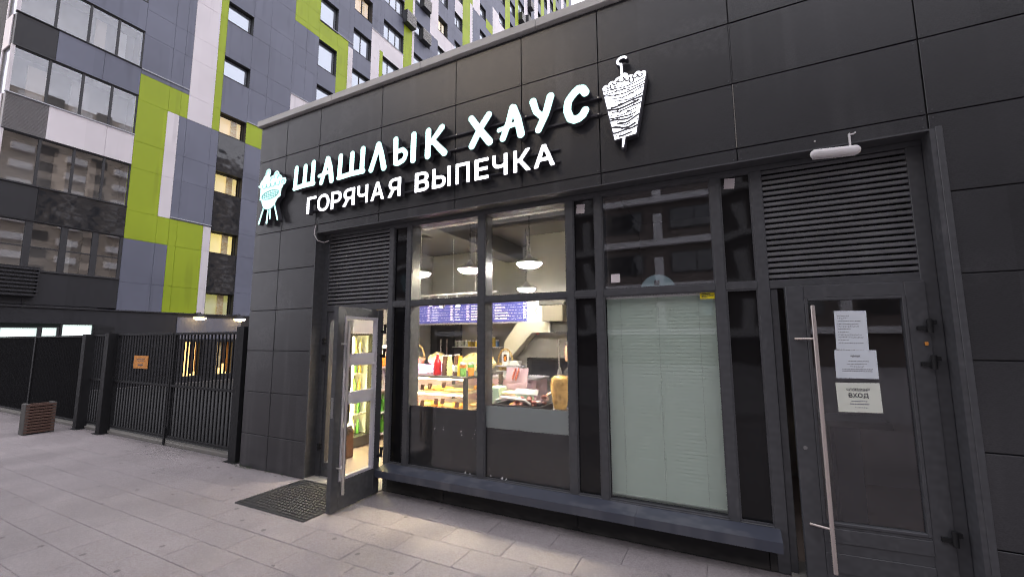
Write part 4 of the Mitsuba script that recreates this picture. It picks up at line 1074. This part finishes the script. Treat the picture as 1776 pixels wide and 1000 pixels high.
lay = [(1.052, -4.1 + .0, 1.52, 'loaf'), (1.052, -3.9, 1.5, 'loaf'), (1.052, -3.72, 1.5, 'stick'), (1.052, -3.66, 1.52, 'stick'), (1.052, -3.6, 1.52, 'stick'), (1.052, -3.78, 1.54, 'stick'), (1.052, -4.26, 1.5, 'flat'), (1.052, -3.55, 1.9, 'loaf'), (1.052, -3.55, 2.15, 'loaf'),
       (.812, -4.28, 1.45, 'flat'), (.812, -4.1, 1.44, 'roll'), (.812, -3.97, 1.44, 'roll'), (.812, -3.84, 1.45, 'flat'), (.812, -3.66, 1.45, 'loaf'), (.812, -4.2, 1.62, 'roll'), (.812, -4.05, 1.62, 'flat'), (.812, -3.85, 1.62, 'roll'), (.812, -3.55, 1.75, 'flat'), (.812, -3.55, 2.0, 'loaf'),
       (.812, -3.7, 1.62, 'roll'), (.812, -4.3, 1.6, 'loaf')]
for i, (z, x, y, kd) in enumerate(lay):
    nm, mat, lab, m = pastry(x, y, z, kd, i)
    grp = f'{lab}s on the {shelfname[z]} shelf of the pastry case'
    one(nm, m, mat, f'{lab} on the {shelfname[z]} shelf of the glazed pastry case', 'pastry', grp, smooth=True)
for i, (x, z) in enumerate(((-4.26, 1.07), (-4.12, 1.09), (-3.86, 1.12), (-4.26, .83), (-4.0, .87), (-3.88, .88), (-3.62, .84))):
    one('price_tag', M(B(-.035, .035, -.002, .002, 0, .085), ('r', 'x', -12), ('t', x, 1.33, z)), 'm_brown', 'dark brown price tag standing in front of the pastries', 'price tag', 'brown price tags in the pastry case')
# bottles and jars on the case
def bottle(x, y, z, h, r, mat, cap, label, cat='bottle', group=None, neck=.35):
    k = thing('bottle', label, cat, group)
    put('body', lathe([(r * .9, 0), (r, .01), (r, h * .52), (r * .85, h * .62), (r * neck, h * .8), (r * neck, h * .93)], 18, (x, y, z)), mat, k, smooth=40)
    put('cap', lathe([(r * neck * 1.15, h * .93), (r * neck * 1.15, h)], 14, (x, y, z)), cap, k, smooth=40)
    return k
bz = ct + .001
bottle(-4.03, 1.40, bz, .33, .06, 'm_red', 'm_whitepaint', 'red sauce bottle, leftmost on the pastry case')
k = bottle(-3.90, 1.42, bz, .31, .05, 'm_brown', 'm_whitepaint', 'dark brown sauce bottle beside the red one', neck=.7)
k = bottle(-3.80, 1.40, bz, .31, .046, 'm_lemon', 'm_whitepaint', 'pale yellow sauce bottle between the two dark ones', neck=.7)
k = bottle(-3.70, 1.44, bz, .32, .05, 'm_brown', 'm_whitepaint', 'dark sauce bottle with a pale label, right of the pale yellow bottle', neck=.8)
put('label', lathe([(.0515, .06), (.0515, .16)], 18, (-3.70, 1.44, bz)), 'm_paperwarm', k)
bottle(-3.61, 1.40, bz, .30, .042, 'm_mustard', 'm_orange', 'mustard yellow sauce bottle, rightmost of the sauce bottles', neck=.7)
for i, (x, mt_, lab) in enumerate(((-3.53, 'm_salad', 'salad tub with green leaves, left of the three tubs on the pastry case'), (-3.47, 'm_carrot', 'salad tub with orange carrot, middle of the three tubs on the pastry case'), (-3.39, 'm_salad', 'salad tub with mixed vegetables, right of the three tubs on the pastry case'))):
    k = thing('salad_tub', lab, 'tub')
    y = 1.36 + .12 * i
    put('filling', lathe([(.045, 0), (.05, .12)], 16, (x, y, bz + .002)), mt_, k, smooth=40)
    put('second_layer', lathe([(.0505, .121), (.052, .165)], 16, (x, y, bz + .002)), 'm_carrot' if mt_ == 'm_salad' else 'm_salad', k, smooth=40)
    put('lid', lathe([(.056, .1665), (.05, .20), (.02, .205)], 16, (x, y, bz + .002)), 'm_jar', k, smooth=40)
# counter with pink light behind the case
ct2 = thing('counter', 'long counter with a pink-lit front behind the pastry case', 'counter')
put('body', B(-5.6, -2.9, 2.62, 3.1, .013, 1.16), 'm_pink', ct2)
put('worktop', B(-5.65, -2.86, 2.56, 3.12, 1.161, 1.2, .004), 'm_lilacpaint', ct2)
put('glass_hood', B(-5.5, -4.6, 2.66, 2.68, 1.201, 1.36), 'm_pink', ct2)
put('light_strip', B(-5.5, -4.55, 2.6, 2.63, 1.345, 1.365), 'm_emit', ct2, emitter=area(np.array((2.6, .8, 2.4)) * LAMP))
for i, (x, y, lab) in enumerate(((-5.5, 2.75, 'left wicker basket with an arched handle on the rear counter'), (-3.55, 2.75, 'right wicker basket with an arched handle on the rear counter'))):
    k = thing('wicker_basket', lab, 'basket')
    put('bowl', lathe([(.10, 0), (.15, .1), (.16, .11), (.15, .11), (.09, .02)], 20, (x, y, 1.37 if i == 0 else 1.3)), 'm_wicker', k, smooth=40)
    zc = 1.46 if i == 0 else 1.40
    put('handle', tube([(x + .15 * math.cos(t), y, zc + .27 * math.sin(t)) for t in np.linspace(0, math.pi, 13)], .014, 7), 'm_wicker', k, smooth=60)
    put('cloth', blob(x, y, zc, .12, .1, .05, 3, .3), 'm_cream', k, smooth=True)
    if i: put('stand', B(x - .13, x + .13, y - .1, y + .1, 1.201, 1.3), 'm_paper', k)
one('bread_bag', blob(-5.07, 2.8, 1.46, .2, .12, .14, 9, .35), 'm_cream', 'crumpled bag of bread on the left of the rear counter', 'bag', smooth=True)
one('bread_tray', B(-5.28, -4.86, 2.69, 2.92, 1.201, 1.33), 'm_carrot', 'orange tray under the bag of bread on the rear counter', 'tray')
one('bread_bag', blob(-4.18, 2.85, 1.40, .36, .12, .2, 4, .3), 'm_cream', 'pale bag of bread behind the sauce bottles', 'bag', smooth=True)
# spice shelf on the back wall
sh = thing('wall_shelf', 'narrow wall shelf of spice jars on the back wall', 'shelf')
put('board', B(-5.62, -4.4, 4.08, 4.24, 1.66, 1.68), 'm_whitepaint', sh)
for i in range(13):
    x = -5.56 + i * .09
    m_, c_ = [('m_jar', 'grey-white'), ('m_jar', 'grey-white'), ('m_jaryellow', 'amber'), ('m_red', 'red'), ('m_blue', 'blue-capped')][(0, 0, 0, 1, 2, 2, 2, 0, 0, 3, 3, 2, 4)[i]]
    k = thing('spice_jar', f'{c_} spice jar on the narrow wall shelf', 'jar', f'{c_} spice jars on the wall shelf')
    hh = .11 + .1 * (i > 8) * rng.random()
    put('body', lathe([(.034, 0), (.036, hh)], 14, (x, 4.15, 1.681)), m_, k, smooth=40)
    put('lid', lathe([(.034, hh), (.034, hh + .03)], 14, (x, 4.15, 1.681)), 'm_whitepaint', k, smooth=40)
# extract duct and hood
def slab(poly, y0, y1): return extr(Polygon(poly), y1 - y0, y0)
vd = thing('ventilation_duct', 'cream ventilation duct kinked diagonally across the kitchen wall', 'duct')
put('trunk', slab([(-3.50, 2.148), (-2.84, 2.148), (-2.85, 1.965), (-3.19, 1.965), (-3.64, 1.50), (-3.78, 1.60), (-3.77, 1.78)], 3.12, 3.39), 'm_duct', vd)
put('joint_ring', slab([(-2.86, 2.155), (-2.83, 2.155), (-2.83, 1.955), (-2.86, 1.955)], 3.11, 3.395), 'm_whitepaint', vd)
put('trunk', B(-2.825, -1.4, 3.14, 3.39, 1.97, 2.14), 'm_caseframe', vd)
eh = thing('extractor', 'cream metal extractor box hanging at the right end of the menu board', 'extractor')
put('box', B(-2.92, -2.53, 2.95, 3.38, 2.155, 2.52, .008), 'm_hood', eh)
put('collar', B(-2.97, -2.48, 2.93, 3.385, 2.44, 2.53, .006), 'm_caseframe', eh)
put('grip', tube([(-2.95, 2.94, 2.42), (-3.02, 2.94, 2.41), (-3.04, 2.94, 2.34), (-3.0, 2.94, 2.28), (-2.93, 2.94, 2.29)], .008, 6), 'm_steeldark', eh)
one('wall_button', cyl((-3.2, 3.39, 1.96), (-3.2, 3.34, 1.96), .04), 'm_sausage', 'round pinkish button on the kitchen wall below the duct', 'button')
ov = thing('oven', 'black-fronted oven set in the grey kitchen wall behind the meat spit', 'oven')
put('body', B(-3.36, -1.6, 3.25, 3.395, 1.14, 1.50, .006), 'm_black', ov)
put('window', B(-3.26, -2.3, 3.235, 3.249, 1.19, 1.46), 'm_blackglass', ov)
put('trim', B(-3.37, -1.6, 3.24, 3.39, 1.10, 1.138), 'm_steeldark', ov)
put('lower_front', B(-3.36, -1.6, 3.27, 3.395, .02, 1.098), 'm_wall_gray', ov)
put('handle', B(-2.9, -2.5, 3.24, 3.262, .94, .955), 'm_steel', ov)
# meat counter on the right of the case, the card and box on it
mc = thing('service_counter', 'low serving counter with sloping pink glass right of the pastry case', 'counter')
put('body', B(-3.40, -2.98, 2.42, 2.615, .013, 1.12), 'm_pink', mc)
put('slope', M(B(-.2, .2, 0, .02, 0, .25), ('r', 'x', -14), ('t', -3.18, 2.42, 1.122)), 'm_pink', mc)
put('top', B(-3.62, -3.12, 2.5, 2.66, 1.375, 1.395), 'm_lilacpaint', mc)
put('support', B(-3.4, -3.14, 2.5, 2.6, 1.121, 1.374), 'm_lilacpaint', mc)
cd = thing('framed_card', 'upright white card with a small picture on the serving counter', 'card')
put('card', B(-3.515, -3.385, 2.55, 2.565, 1.397, 1.625), 'm_whitepaint', cd)
put('picture', J(B(-3.48, -3.42, 2.547, 2.5495, 1.46, 1.585)), 'm_brown', cd)
put('picture', J(cyl((-3.45, 2.5465, 1.535), (-3.45, 2.545, 1.535), .02), B(-3.47, -3.43, 2.545, 2.5466, 1.475, 1.515)), 'm_carrot', cd)
one('napkin_box', B(-3.36, -3.18, 2.52, 2.64, 1.397, 1.475, .006), 'm_whitepaint', 'small white napkin box beside the upright card', 'box')
for i in range(2):
    one('sausage', M(blob(0, 0, 0, .018, .018, .11, i, .08), ('r', 'y', 18), ('t', -3.2 + .06 * i, 2.39, 1.27)), 'm_sausage', 'reddish sausage propped up against the pink counter glass', 'sausage', 'sausages on the serving counter', smooth=True)
# grill counter by the window
gc = thing('grill_counter', 'steel grill counter directly behind the right lit window', 'counter')
put('body', B(-2.75, RX1 - .01, .55, 1.35, .013, .93), 'm_steeldark', gc)
put('top', B(-2.78, RX1 - .005, .5, 1.4, .931, .965, .006), 'm_steel', gc)
ty = thing('grill_tray', 'dark rimmed grill tray with raised handles on the steel counter', 'tray')
put('tray', J(B(-2.62, -1.98, .62, .64, .966, 1.06), B(-2.62, -1.98, 1.0, 1.02, .966, 1.06), B(-2.62, -2.60, .64, 1.0, .966, 1.06), B(-2.0, -1.98, .64, 1.0, .966, 1.06), B(-2.6, -2.0, .64, 1.0, .966, .975)), 'm_black', ty)
put('handle', tube([(-2.64, .66, 1.03), (-2.58, .66, 1.10), (-2.46, .66, 1.135), (-2.2, .66, 1.12), (-2.12, .66, 1.08)], .014, 8), 'm_steel', ty, smooth=50)
one('carving_plate', M(B(-.16, .16, -.01, .0, 0, .07), ('r', 'x', -25), ('t', -2.30, .93, 1.15)), 'm_steel', 'steel plate leaning over the heap of meat pieces', 'plate')
for i in range(26):
    x, y = r5.uniform(-2.42, -2.04), r5.uniform(.7, .96)
    kind = r5.random()
    nm, mt_, lb = ('meat_piece', 'm_meat', 'dark meat piece in the grill tray') if kind < .6 else ('onion_slice', 'm_onion', 'pale onion slice among the meat in the grill tray')
    one(nm, blob(x, y, 1.04 + r5.uniform(0, .11), .035, .03, .025, i, .3, 1), mt_, lb, 'meat' if mt_ == 'm_meat' else 'onion', lb.replace('piece', 'pieces').replace('slice', 'slices'), smooth=True)
for i in range(2):
    one('orange_half', blob(-2.42 + .08 * i, .8, 1.03, .05, .05, .035, i, .1), 'm_carrot', 'orange-coloured piece at the left end of the grill tray', 'vegetable', 'orange pieces in the grill tray', smooth=True)
for i, (x0, x1, z0, z1, mt_, lab) in enumerate(((-2.95, -2.80, .966, 1.2, 'm_mint', 'mint green box at the left behind the grill tray'), (-2.78, -2.56, .966, 1.03, 'm_whitepaint', 'white food box, lowest of the stack behind the grill tray'), (-2.79, -2.57, 1.032, 1.09, 'm_pink', 'pinkish food box, middle of the stack behind the grill tray'), (-2.77, -2.58, 1.092, 1.14, 'm_cream', 'cream-coloured food box on top of the stack behind the grill tray'), (-2.55, -2.38, .966, 1.17, 'm_mint', 'mint green box at the right behind the grill tray'))):
    one('food_box', B(x0, x1, 1.12 + .02 * (i % 2), 1.36, z0, z1, .01), mt_, lab, 'box')
# the doner spit
ds = thing('meat_spit', 'tall golden meat cone on a vertical steel spit behind the right lit window', 'meat spit')
pr = [(.03, .99), (.075, 1.0), (.085, 1.05), (.1, 1.12), (.112, 1.22), (.115, 1.3), (.105, 1.36), (.07, 1.395), (.02, 1.405)]
m = lathe(pr, 40)
tm = trimesh.Trimesh(*m, process=False); tm = tm.subdivide()
v = np.array(tm.vertices); kk = 1 + .10 * (meshkit.fbm(v * np.array([16, 16, 30]), 3) - .5) * 2
v[:, :2] *= kk[:, None]
put('meat', M((v, np.array(tm.faces)), ('t', -1.875, 1.0, 0)), 'm_doner', ds, smooth=True)
put('rod', cyl((-1.875, 1.0, .967), (-1.885, 1.0, 1.84), .009), 'm_steel', ds, smooth=40)
put('tip', lathe([(.035, 1.402), (.03, 1.43), (.012, 1.5)], 14, (-1.876, 1.0, 0)), 'm_steel', ds, smooth=40)
put('drip_plate', lathe([(.14, .967), (.15, .985)], 24, (-1.875, 1.0, 0)), 'm_steel', ds, smooth=40)

# what shows through the entrance door: drinks fridge, shelves, split unit, bin
fr = thing('drinks_fridge', 'tall glass-fronted drinks fridge glowing yellow inside the entrance', 'fridge')
fx0, fx1, fy0, fy1 = -6.3, -5.75, 1.28, 1.78
put('cabinet', J(B(fx0, fx0 + .02, fy0, fy1, .03, 1.95), B(fx0 + .02, fx1, fy1 - .02, fy1, .03, 1.95), B(fx0 + .02, fx1, fy0, fy0 + .02, .03, 1.95), B(fx0 + .02, fx1, fy0 + .02, fy1 - .02, 1.93, 1.95), B(fx0 + .02, fx1, fy0 + .02, fy1 - .02, .03, .2)), 'm_caseframe', fr)
put('added_back_panel', J(B(fx0 + .021, fx0 + .03, fy0 + .021, fy1 - .021, .21, 1.92), B(fx0 + .031, fx1 - .1, fy1 - .03, fy1 - .0205, .21, 1.92)), 'm_whitepaint', fr)  # white panels added to brighten the inside of the fridge
put('header', B(fx1 - .05, fx1 + .02, fy0, fy1, 1.951, 2.25, .01), 'm_whitepaint', fr)
put('light_tube', B(fx1 - .06, fx1 - .03, fy0 + .05, fy0 + .085, .25, 1.9), 'm_emit', fr, emitter=area(np.array((9.0, 8.0, 3.2)) * LAMP))
for z in (.55, .9, 1.25, 1.6):
    put('shelf', B(fx0 + .021, fx1 - .08, fy0 + .021, fy1 - .021, z, z + .012), 'm_shelf', fr)
for sn, z in zip(('lowest', 'second', 'middle', 'fourth', 'highest'), (.213, .563, .913, 1.263, 1.613)):
    for j in range(3):
        for i2 in range(2):
            one('drink_bottle', lathe([(.028, 0), (.03, .15), (.012, .2), (.012, .245)], 10, (-5.92 - .14 * i2, fy0 + .14 + j * .11, z)), ['m_lemon', 'm_greenbottle', 'm_jaryellow'][(j + int(z * 10)) % 3], f'small {("pale yellow", "green", "amber")[(j + int(z * 10)) % 3]} bottle on the {sn} shelf of the glowing drinks fridge', 'bottle', f'{("pale yellow", "green", "amber")[(j + int(z * 10)) % 3]} bottles on the {sn} fridge shelf', smooth=40)
sf = thing('drinks_shelf', 'pale shelf unit of green and clear bottles right of the fridge', 'shelf')
sx0, sx1, sy0, sy1 = -6.25, -5.75, 1.88, 2.5
for z in (.12, .5, .9, 1.32):
    put('board', B(sx0, sx1, sy0, sy1, z, z + .025), 'm_whitepaint', sf)
put('added_back_panel', B(sx0 - .01, sx0 - .001, sy0, sy1, .013, 1.75), 'm_whitepaint', sf)  # white back added to brighten the shelf of bottles
put('side', J(B(sx0, sx1, sy0 - .02, sy0, .013, 1.75), B(sx0, sx1, sy1, sy1 + .02, .013, 1.75)), 'm_whitepaint', sf)
put('light_strip', B(sx1 - .05, sx1 - .02, sy0 + .02, sy1 - .02, 1.70, 1.73), 'm_emit', sf, emitter=area(np.array((10, 8.5, 4.5)) * LAMP))
for zi, z in enumerate((.1455, .5255, .9255, 1.3455)):
    for j in range(6):
        mt_ = ('m_greenbottle', 'm_greenbottle', 'm_jar', 'm_carrot')[zi]
        lab = ('green bottle', 'green bottle', 'clear water bottle', 'orange drink bottle')[zi]
        one('shelf_bottle', lathe([(.036, 0), (.038, .18), (.014, .25), (.014, .31)], 12, (sx1 - .08, sy0 + .06 + j * .1, z)), mt_, f'{lab} standing on the {("bottom", "second", "third", "top")[zi]} board of the pale shelf unit inside the entrance', 'bottle', f'{lab}s on the {("bottom", "second", "third", "top")[zi]} board of the pale shelf unit', smooth=40)
ac = thing('split_air_conditioner', 'white split air conditioner high on the wall above the drinks fridge', 'air conditioner')
put('case', B(RX0 + .001, RX0 + .2, .62, 1.2, 1.98, 2.24, .03), 'm_whitepaint', ac)
put('vent', B(RX0 + .05, RX0 + .203, .66, 1.16, 1.985, 2.0), 'm_caseframe', ac)
tb = thing('waste_bin', 'brown waste bin with a shiny dark bag just inside the entrance', 'waste bin')
put('body', B(-5.68, -5.36, .72, 1.05, .013, .44, .02), 'm_brown', tb)
bagm = blob(-5.52, .885, .43, .2, .2, .12, 2, .25)
put('bag', bagm, 'm_bag', tb, smooth=True)
put('lid', B(-5.7, -5.34, .70, 1.07, .50, .525, .008), 'm_whitepaint', tb)

# back room with the blind
RM2 = thing('side_room', 'dark room behind the blind and the service door', 'room')
put('wall', J(B(-1.2, 4.7, 3.0, 3.05, .013, 4.5), B(-1.21, -1.19, .36, 3.0, .013, 4.5), B(4.69, 4.74, .36, 3.0, .013, 4.5)), 'm_wall_gray', RM2)
put('ceiling', B(-1.2, 4.7, .31, 3.05, 3.7, 3.75), 'm_ceiling', RM2)
put('floor', B(-1.2, 4.7, .4, 3.05, -.003, .012), 'm_floor_in', RM2)
bl = thing('window_blind', 'closed pale green horizontal blind filling the wide right window', 'blind')
n = 56
ms = []
for i in range(n):
    z = .40 + i * .0333
    ms.append(M(B(-1.07, -.08, -.0185, .0185, -.0006, .0006), ('r', 'x', 83.5), ('t', 0, .235, z)))
stuff(put('slats', J(*ms), 'm_blind', bl))
put('head_rail', B(-1.075, -.075, .215, .26, 2.24, 2.268), 'm_whitepaint', bl)
put('bottom_rail', B(-1.07, -.08, .225, .25, .372, .386, .003), 'm_blindline', bl)
put('cord', J(*[B(x - .0015, x + .0015, .2195, .221, .385, 2.24) for x in (-.93, -.575, -.22)]), 'm_blindline', bl)
put('backing', B(-1.08, -.07, .27, .28, .342, 2.268), 'm_blind', bl)
k = thing('round_sign', 'pale blue round disc behind the glass above the blind', 'sign')
put('disc', cyl((-.62, .6, 2.33), (-.62, .585, 2.33), .18, 40), 'm_teal', k)
put('mark', B(-.65, -.60, .58, .5845, 2.4, 2.45), 'm_dark', k)
k = thing('narrow_table', 'dark narrow table standing inside the service door', 'table')
put('top', B(.66, 1.28, 1.0, 1.5, 1.02, 1.07), 'm_caseframe', k)
put('leg', B(.86, 1.06, 1.1, 1.3, .013, 1.019), 'm_dark', k)

# ------------------------------------------------------------------ the cook behind the spit
def limb(points):
    S = [manifold3d.Manifold.sphere(r, 16).translate([x, y, z]) for x, y, z, r in points]
    return [manifold3d.Manifold.batch_hull([a, b]) for a, b in zip(S, S[1:])]
def bodymesh(groups, edge, it=8):
    man = manifold3d.Manifold.batch_boolean([q for g_ in groups for q in limb(g_)], manifold3d.OpType.Add).refine_to_length(edge)
    mm_ = man.to_mesh()
    t_ = trimesh.Trimesh(mm_.vert_properties[:, :3], mm_.tri_verts, process=True)
    trimesh.smoothing.filter_taubin(t_, iterations=it)
    return t_
px, py = -1.86, 1.52       # he faces -x
zz = .012
torso = [[(px, py, 1.0, .13), (px, py, 1.15, .13), (px - .01, py, 1.33, .135), (px - .02, py, 1.45, .075), (px - .03, py, 1.53, .055)], [(px, py - .09, 1.02, .10), (px, py - .15, 1.40, .065)], [(px, py + .09, 1.02, .10), (px, py + .15, 1.40, .065)], [(px, py - .15, 1.40, .065), (px, py + .15, 1.40, .065)]]
lar = [(px - .01, py - .19, 1.40, .058), (px + .09, py - .27, 1.14, .046), (px + .05, py - .32, 1.27, .038), (px + .02, py - .34, 1.36, .028)]
rar = [(px - .01, py + .19, 1.40, .058), (px - .05, py + .22, 1.14, .046), (px - .25, py + .12, 1.10, .038), (px - .3, py + .1, 1.10, .028)]
legs_ = [[(px, py + s * .09, .98, .09), (px - .01, py + s * .1, .55, .062), (px + .01, py + s * .1, .12, .042), (px - .03, py + s * .1, .055, .042), (px - .15, py + s * .11, .05, .034)] for s in (-1, 1)]
def hand(w, d, up_, side):
    w, d, up_, side = map(lambda q: np.array(q, float), (w, d, up_, side))
    out = []
    P0 = lambda q, r: (*q, r)
    for i, (off, ln_) in enumerate(((-.03, .062), (-.01, .072), (.01, .068), (.03, .052))):
        k0 = w + d * .085 + side * off
        k1 = k0 + d * ln_ * .55 - up_ * .012
        k2 = k1 + d * ln_ * .3 - up_ * .022
        out.append([P0(w + side * off * .5, .018), P0(k0, .0125), P0(k1, .0095), P0(k2, .008)])
    t0 = w + d * .02 - side * .02
    out.append([P0(t0, .017), P0(t0 + d * .035 - side * .03, .012), P0(t0 + d * .07 - side * .035 - up_ * .012, .009)])
    return out
ld = np.array([-.9, -.3, .05]); ld /= np.linalg.norm(ld)
h1 = hand((px + .02, py - .34, 1.36), ld, (0, 0, 1), np.cross(ld, [0, 0, 1]))
rd = np.array([-.9, -.35, 0.0]); rd /= np.linalg.norm(rd)
h2 = hand((px - .3, py + .1, 1.10), rd, (0, 0, 1), -np.cross(rd, [0, 0, 1]))
head = [[(px - .035, py, 1.535, .05), (px - .04, py, 1.62, .075), (px - .045, py, 1.69, .09), (px - .03, py, 1.715, .092)], [(px - .09, py, 1.575, .038), (px - .05, py, 1.60, .06)], [(px - .128, py, 1.635, .014), (px - .118, py, 1.675, .011)], [(px - .04, py - .088, 1.635, .018), (px - .035, py - .09, 1.67, .02)], [(px - .04, py + .088, 1.635, .018), (px - .035, py + .09, 1.67, .02)]]
PS = thing('person', 'cook in a black T-shirt reaching towards the meat spit, mostly hidden by a window upright', 'person')
put('body', bodymesh(torso + [lar, rar] + legs_ + h1 + h2 + head, .009, 6), 'm_skin', PS, smooth=True)
sc_ = lambda L, d_: [(*q[:3], q[3] + d_) for q in L]
put('shirt', bodymesh([sc_(q, .012) for q in torso[1:]] + [sc_(torso[0][:3], .012), sc_(lar[:1] + [tuple(np.array(lar[0]) * .35 + np.array(lar[1]) * .65)], .014), sc_(rar[:1] + [tuple(np.array(rar[0]) * .35 + np.array(rar[1]) * .65)], .014)], .02, 6), 'm_shirt', PS, smooth=True)
put('trousers', bodymesh([sc_(q[:3], .014) for q in legs_] + [sc_(torso[0][:1], .012) + [(px, py, 1.04, .142)]], .02, 6), 'm_trousers', PS, smooth=True)
put('hair', bodymesh([[(px - .01, py, 1.735, .098), (px + .015, py, 1.66, .088)], [(px - .06, py, 1.765, .06), (px - .01, py, 1.75, .085)]], .02, 6), 'm_hair', PS, smooth=True)
put('shoe', J(*[bodymesh([[(px + .02, py + s * .1, .052, .04), (px - .06, py + s * .1, .055, .048), (px - .17, py + s * .11, .05, .038)]], .02, 4) for s in (-1, 1)]), 'm_black', PS, smooth=True)
put('eye', J(*[blob(px - .118, py + s * .033, 1.672, .01, .012, .008, 0, 0) for s in (-1, 1)]), 'm_eye', PS, smooth=True)
put('pupil', J(*[blob(px - .1265, py + s * .033, 1.672, .003, .005, .005, 0, 0) for s in (-1, 1)]), 'm_black', PS, smooth=True)
put('brow', J(*[B(px - .128, px - .118, py + s * .035 - .018, py + s * .035 + .018, 1.692, 1.699, .002) for s in (-1, 1)]), 'm_hair', PS)
put('mouth', B(px - .128, px - .115, py - .022, py + .022, 1.592, 1.6, .003), 'm_lips', PS)

# ------------------------------------------------------------------ buildings out of view, seen only in the glass
ob = thing('apartment_block', 'brown brick apartment block with white bands across the street, mirrored in the shop glass', 'building')
OY = -28.0
put('wall', B(-45, 35, OY - 12, OY - .5, 0, 24), 'm_brick', ob)
for z in (2.3, 5.6, 8.9, 12.2, 15.5, 18.8, 22.1):
    put('band', B(-45, 35, OY - .5, OY, z - .2, z + .25), 'm_band', ob)
    for x in np.arange(-44, 34, 5.4):
        x0 = x + 2.0
        put('pier', B(x0 - .3, x0 + .3, OY - .5, OY - .05, z + .25, z + 2.2), 'm_band', ob)
        W = key(f'{ob}__window')
        scene[W] = ply(B(x0 + .8, x0 + 4.3, OY - .499, OY - .4, z + 1.0, z + 2.6), 'm_tframe')
        put('pane', J(B(x0 + .9, x0 + 2.5, OY - .399, OY - .38, z + 1.1, z + 2.5), B(x0 + 2.6, x0 + 4.2, OY - .399, OY - .38, z + 1.1, z + 2.5)), 'm_glossdark', W)
        if rng.random() < .25:
            put('curtain', B(x0 + 2.7, x0 + 3.4, OY - .379, OY - .37, z + 1.15, z + 2.45), 'm_teal', W)
ob2 = thing('apartment_block', 'out-of-view tan apartment block with pale balconies to the right, mirrored in the tower balcony glass', 'building')
put('wall', B(60.5, 72, -30, 90, 0, 44), 'm_tan', ob2)  # out of view, height and place chosen for the reflections in the balcony glass
for f in range(15):
    for i in range(18):
        y = -28 + i * 6.6
        put('balcony', B(59.6, 60.49, y, y + 2.6, f * 3 + .3, f * 3 + 1.4), 'm_band', ob2)
        put('window', B(60.4, 60.499, y + 3.4, y + 5.6, f * 3 + .9, f * 3 + 2.5), 'm_dark', ob2)
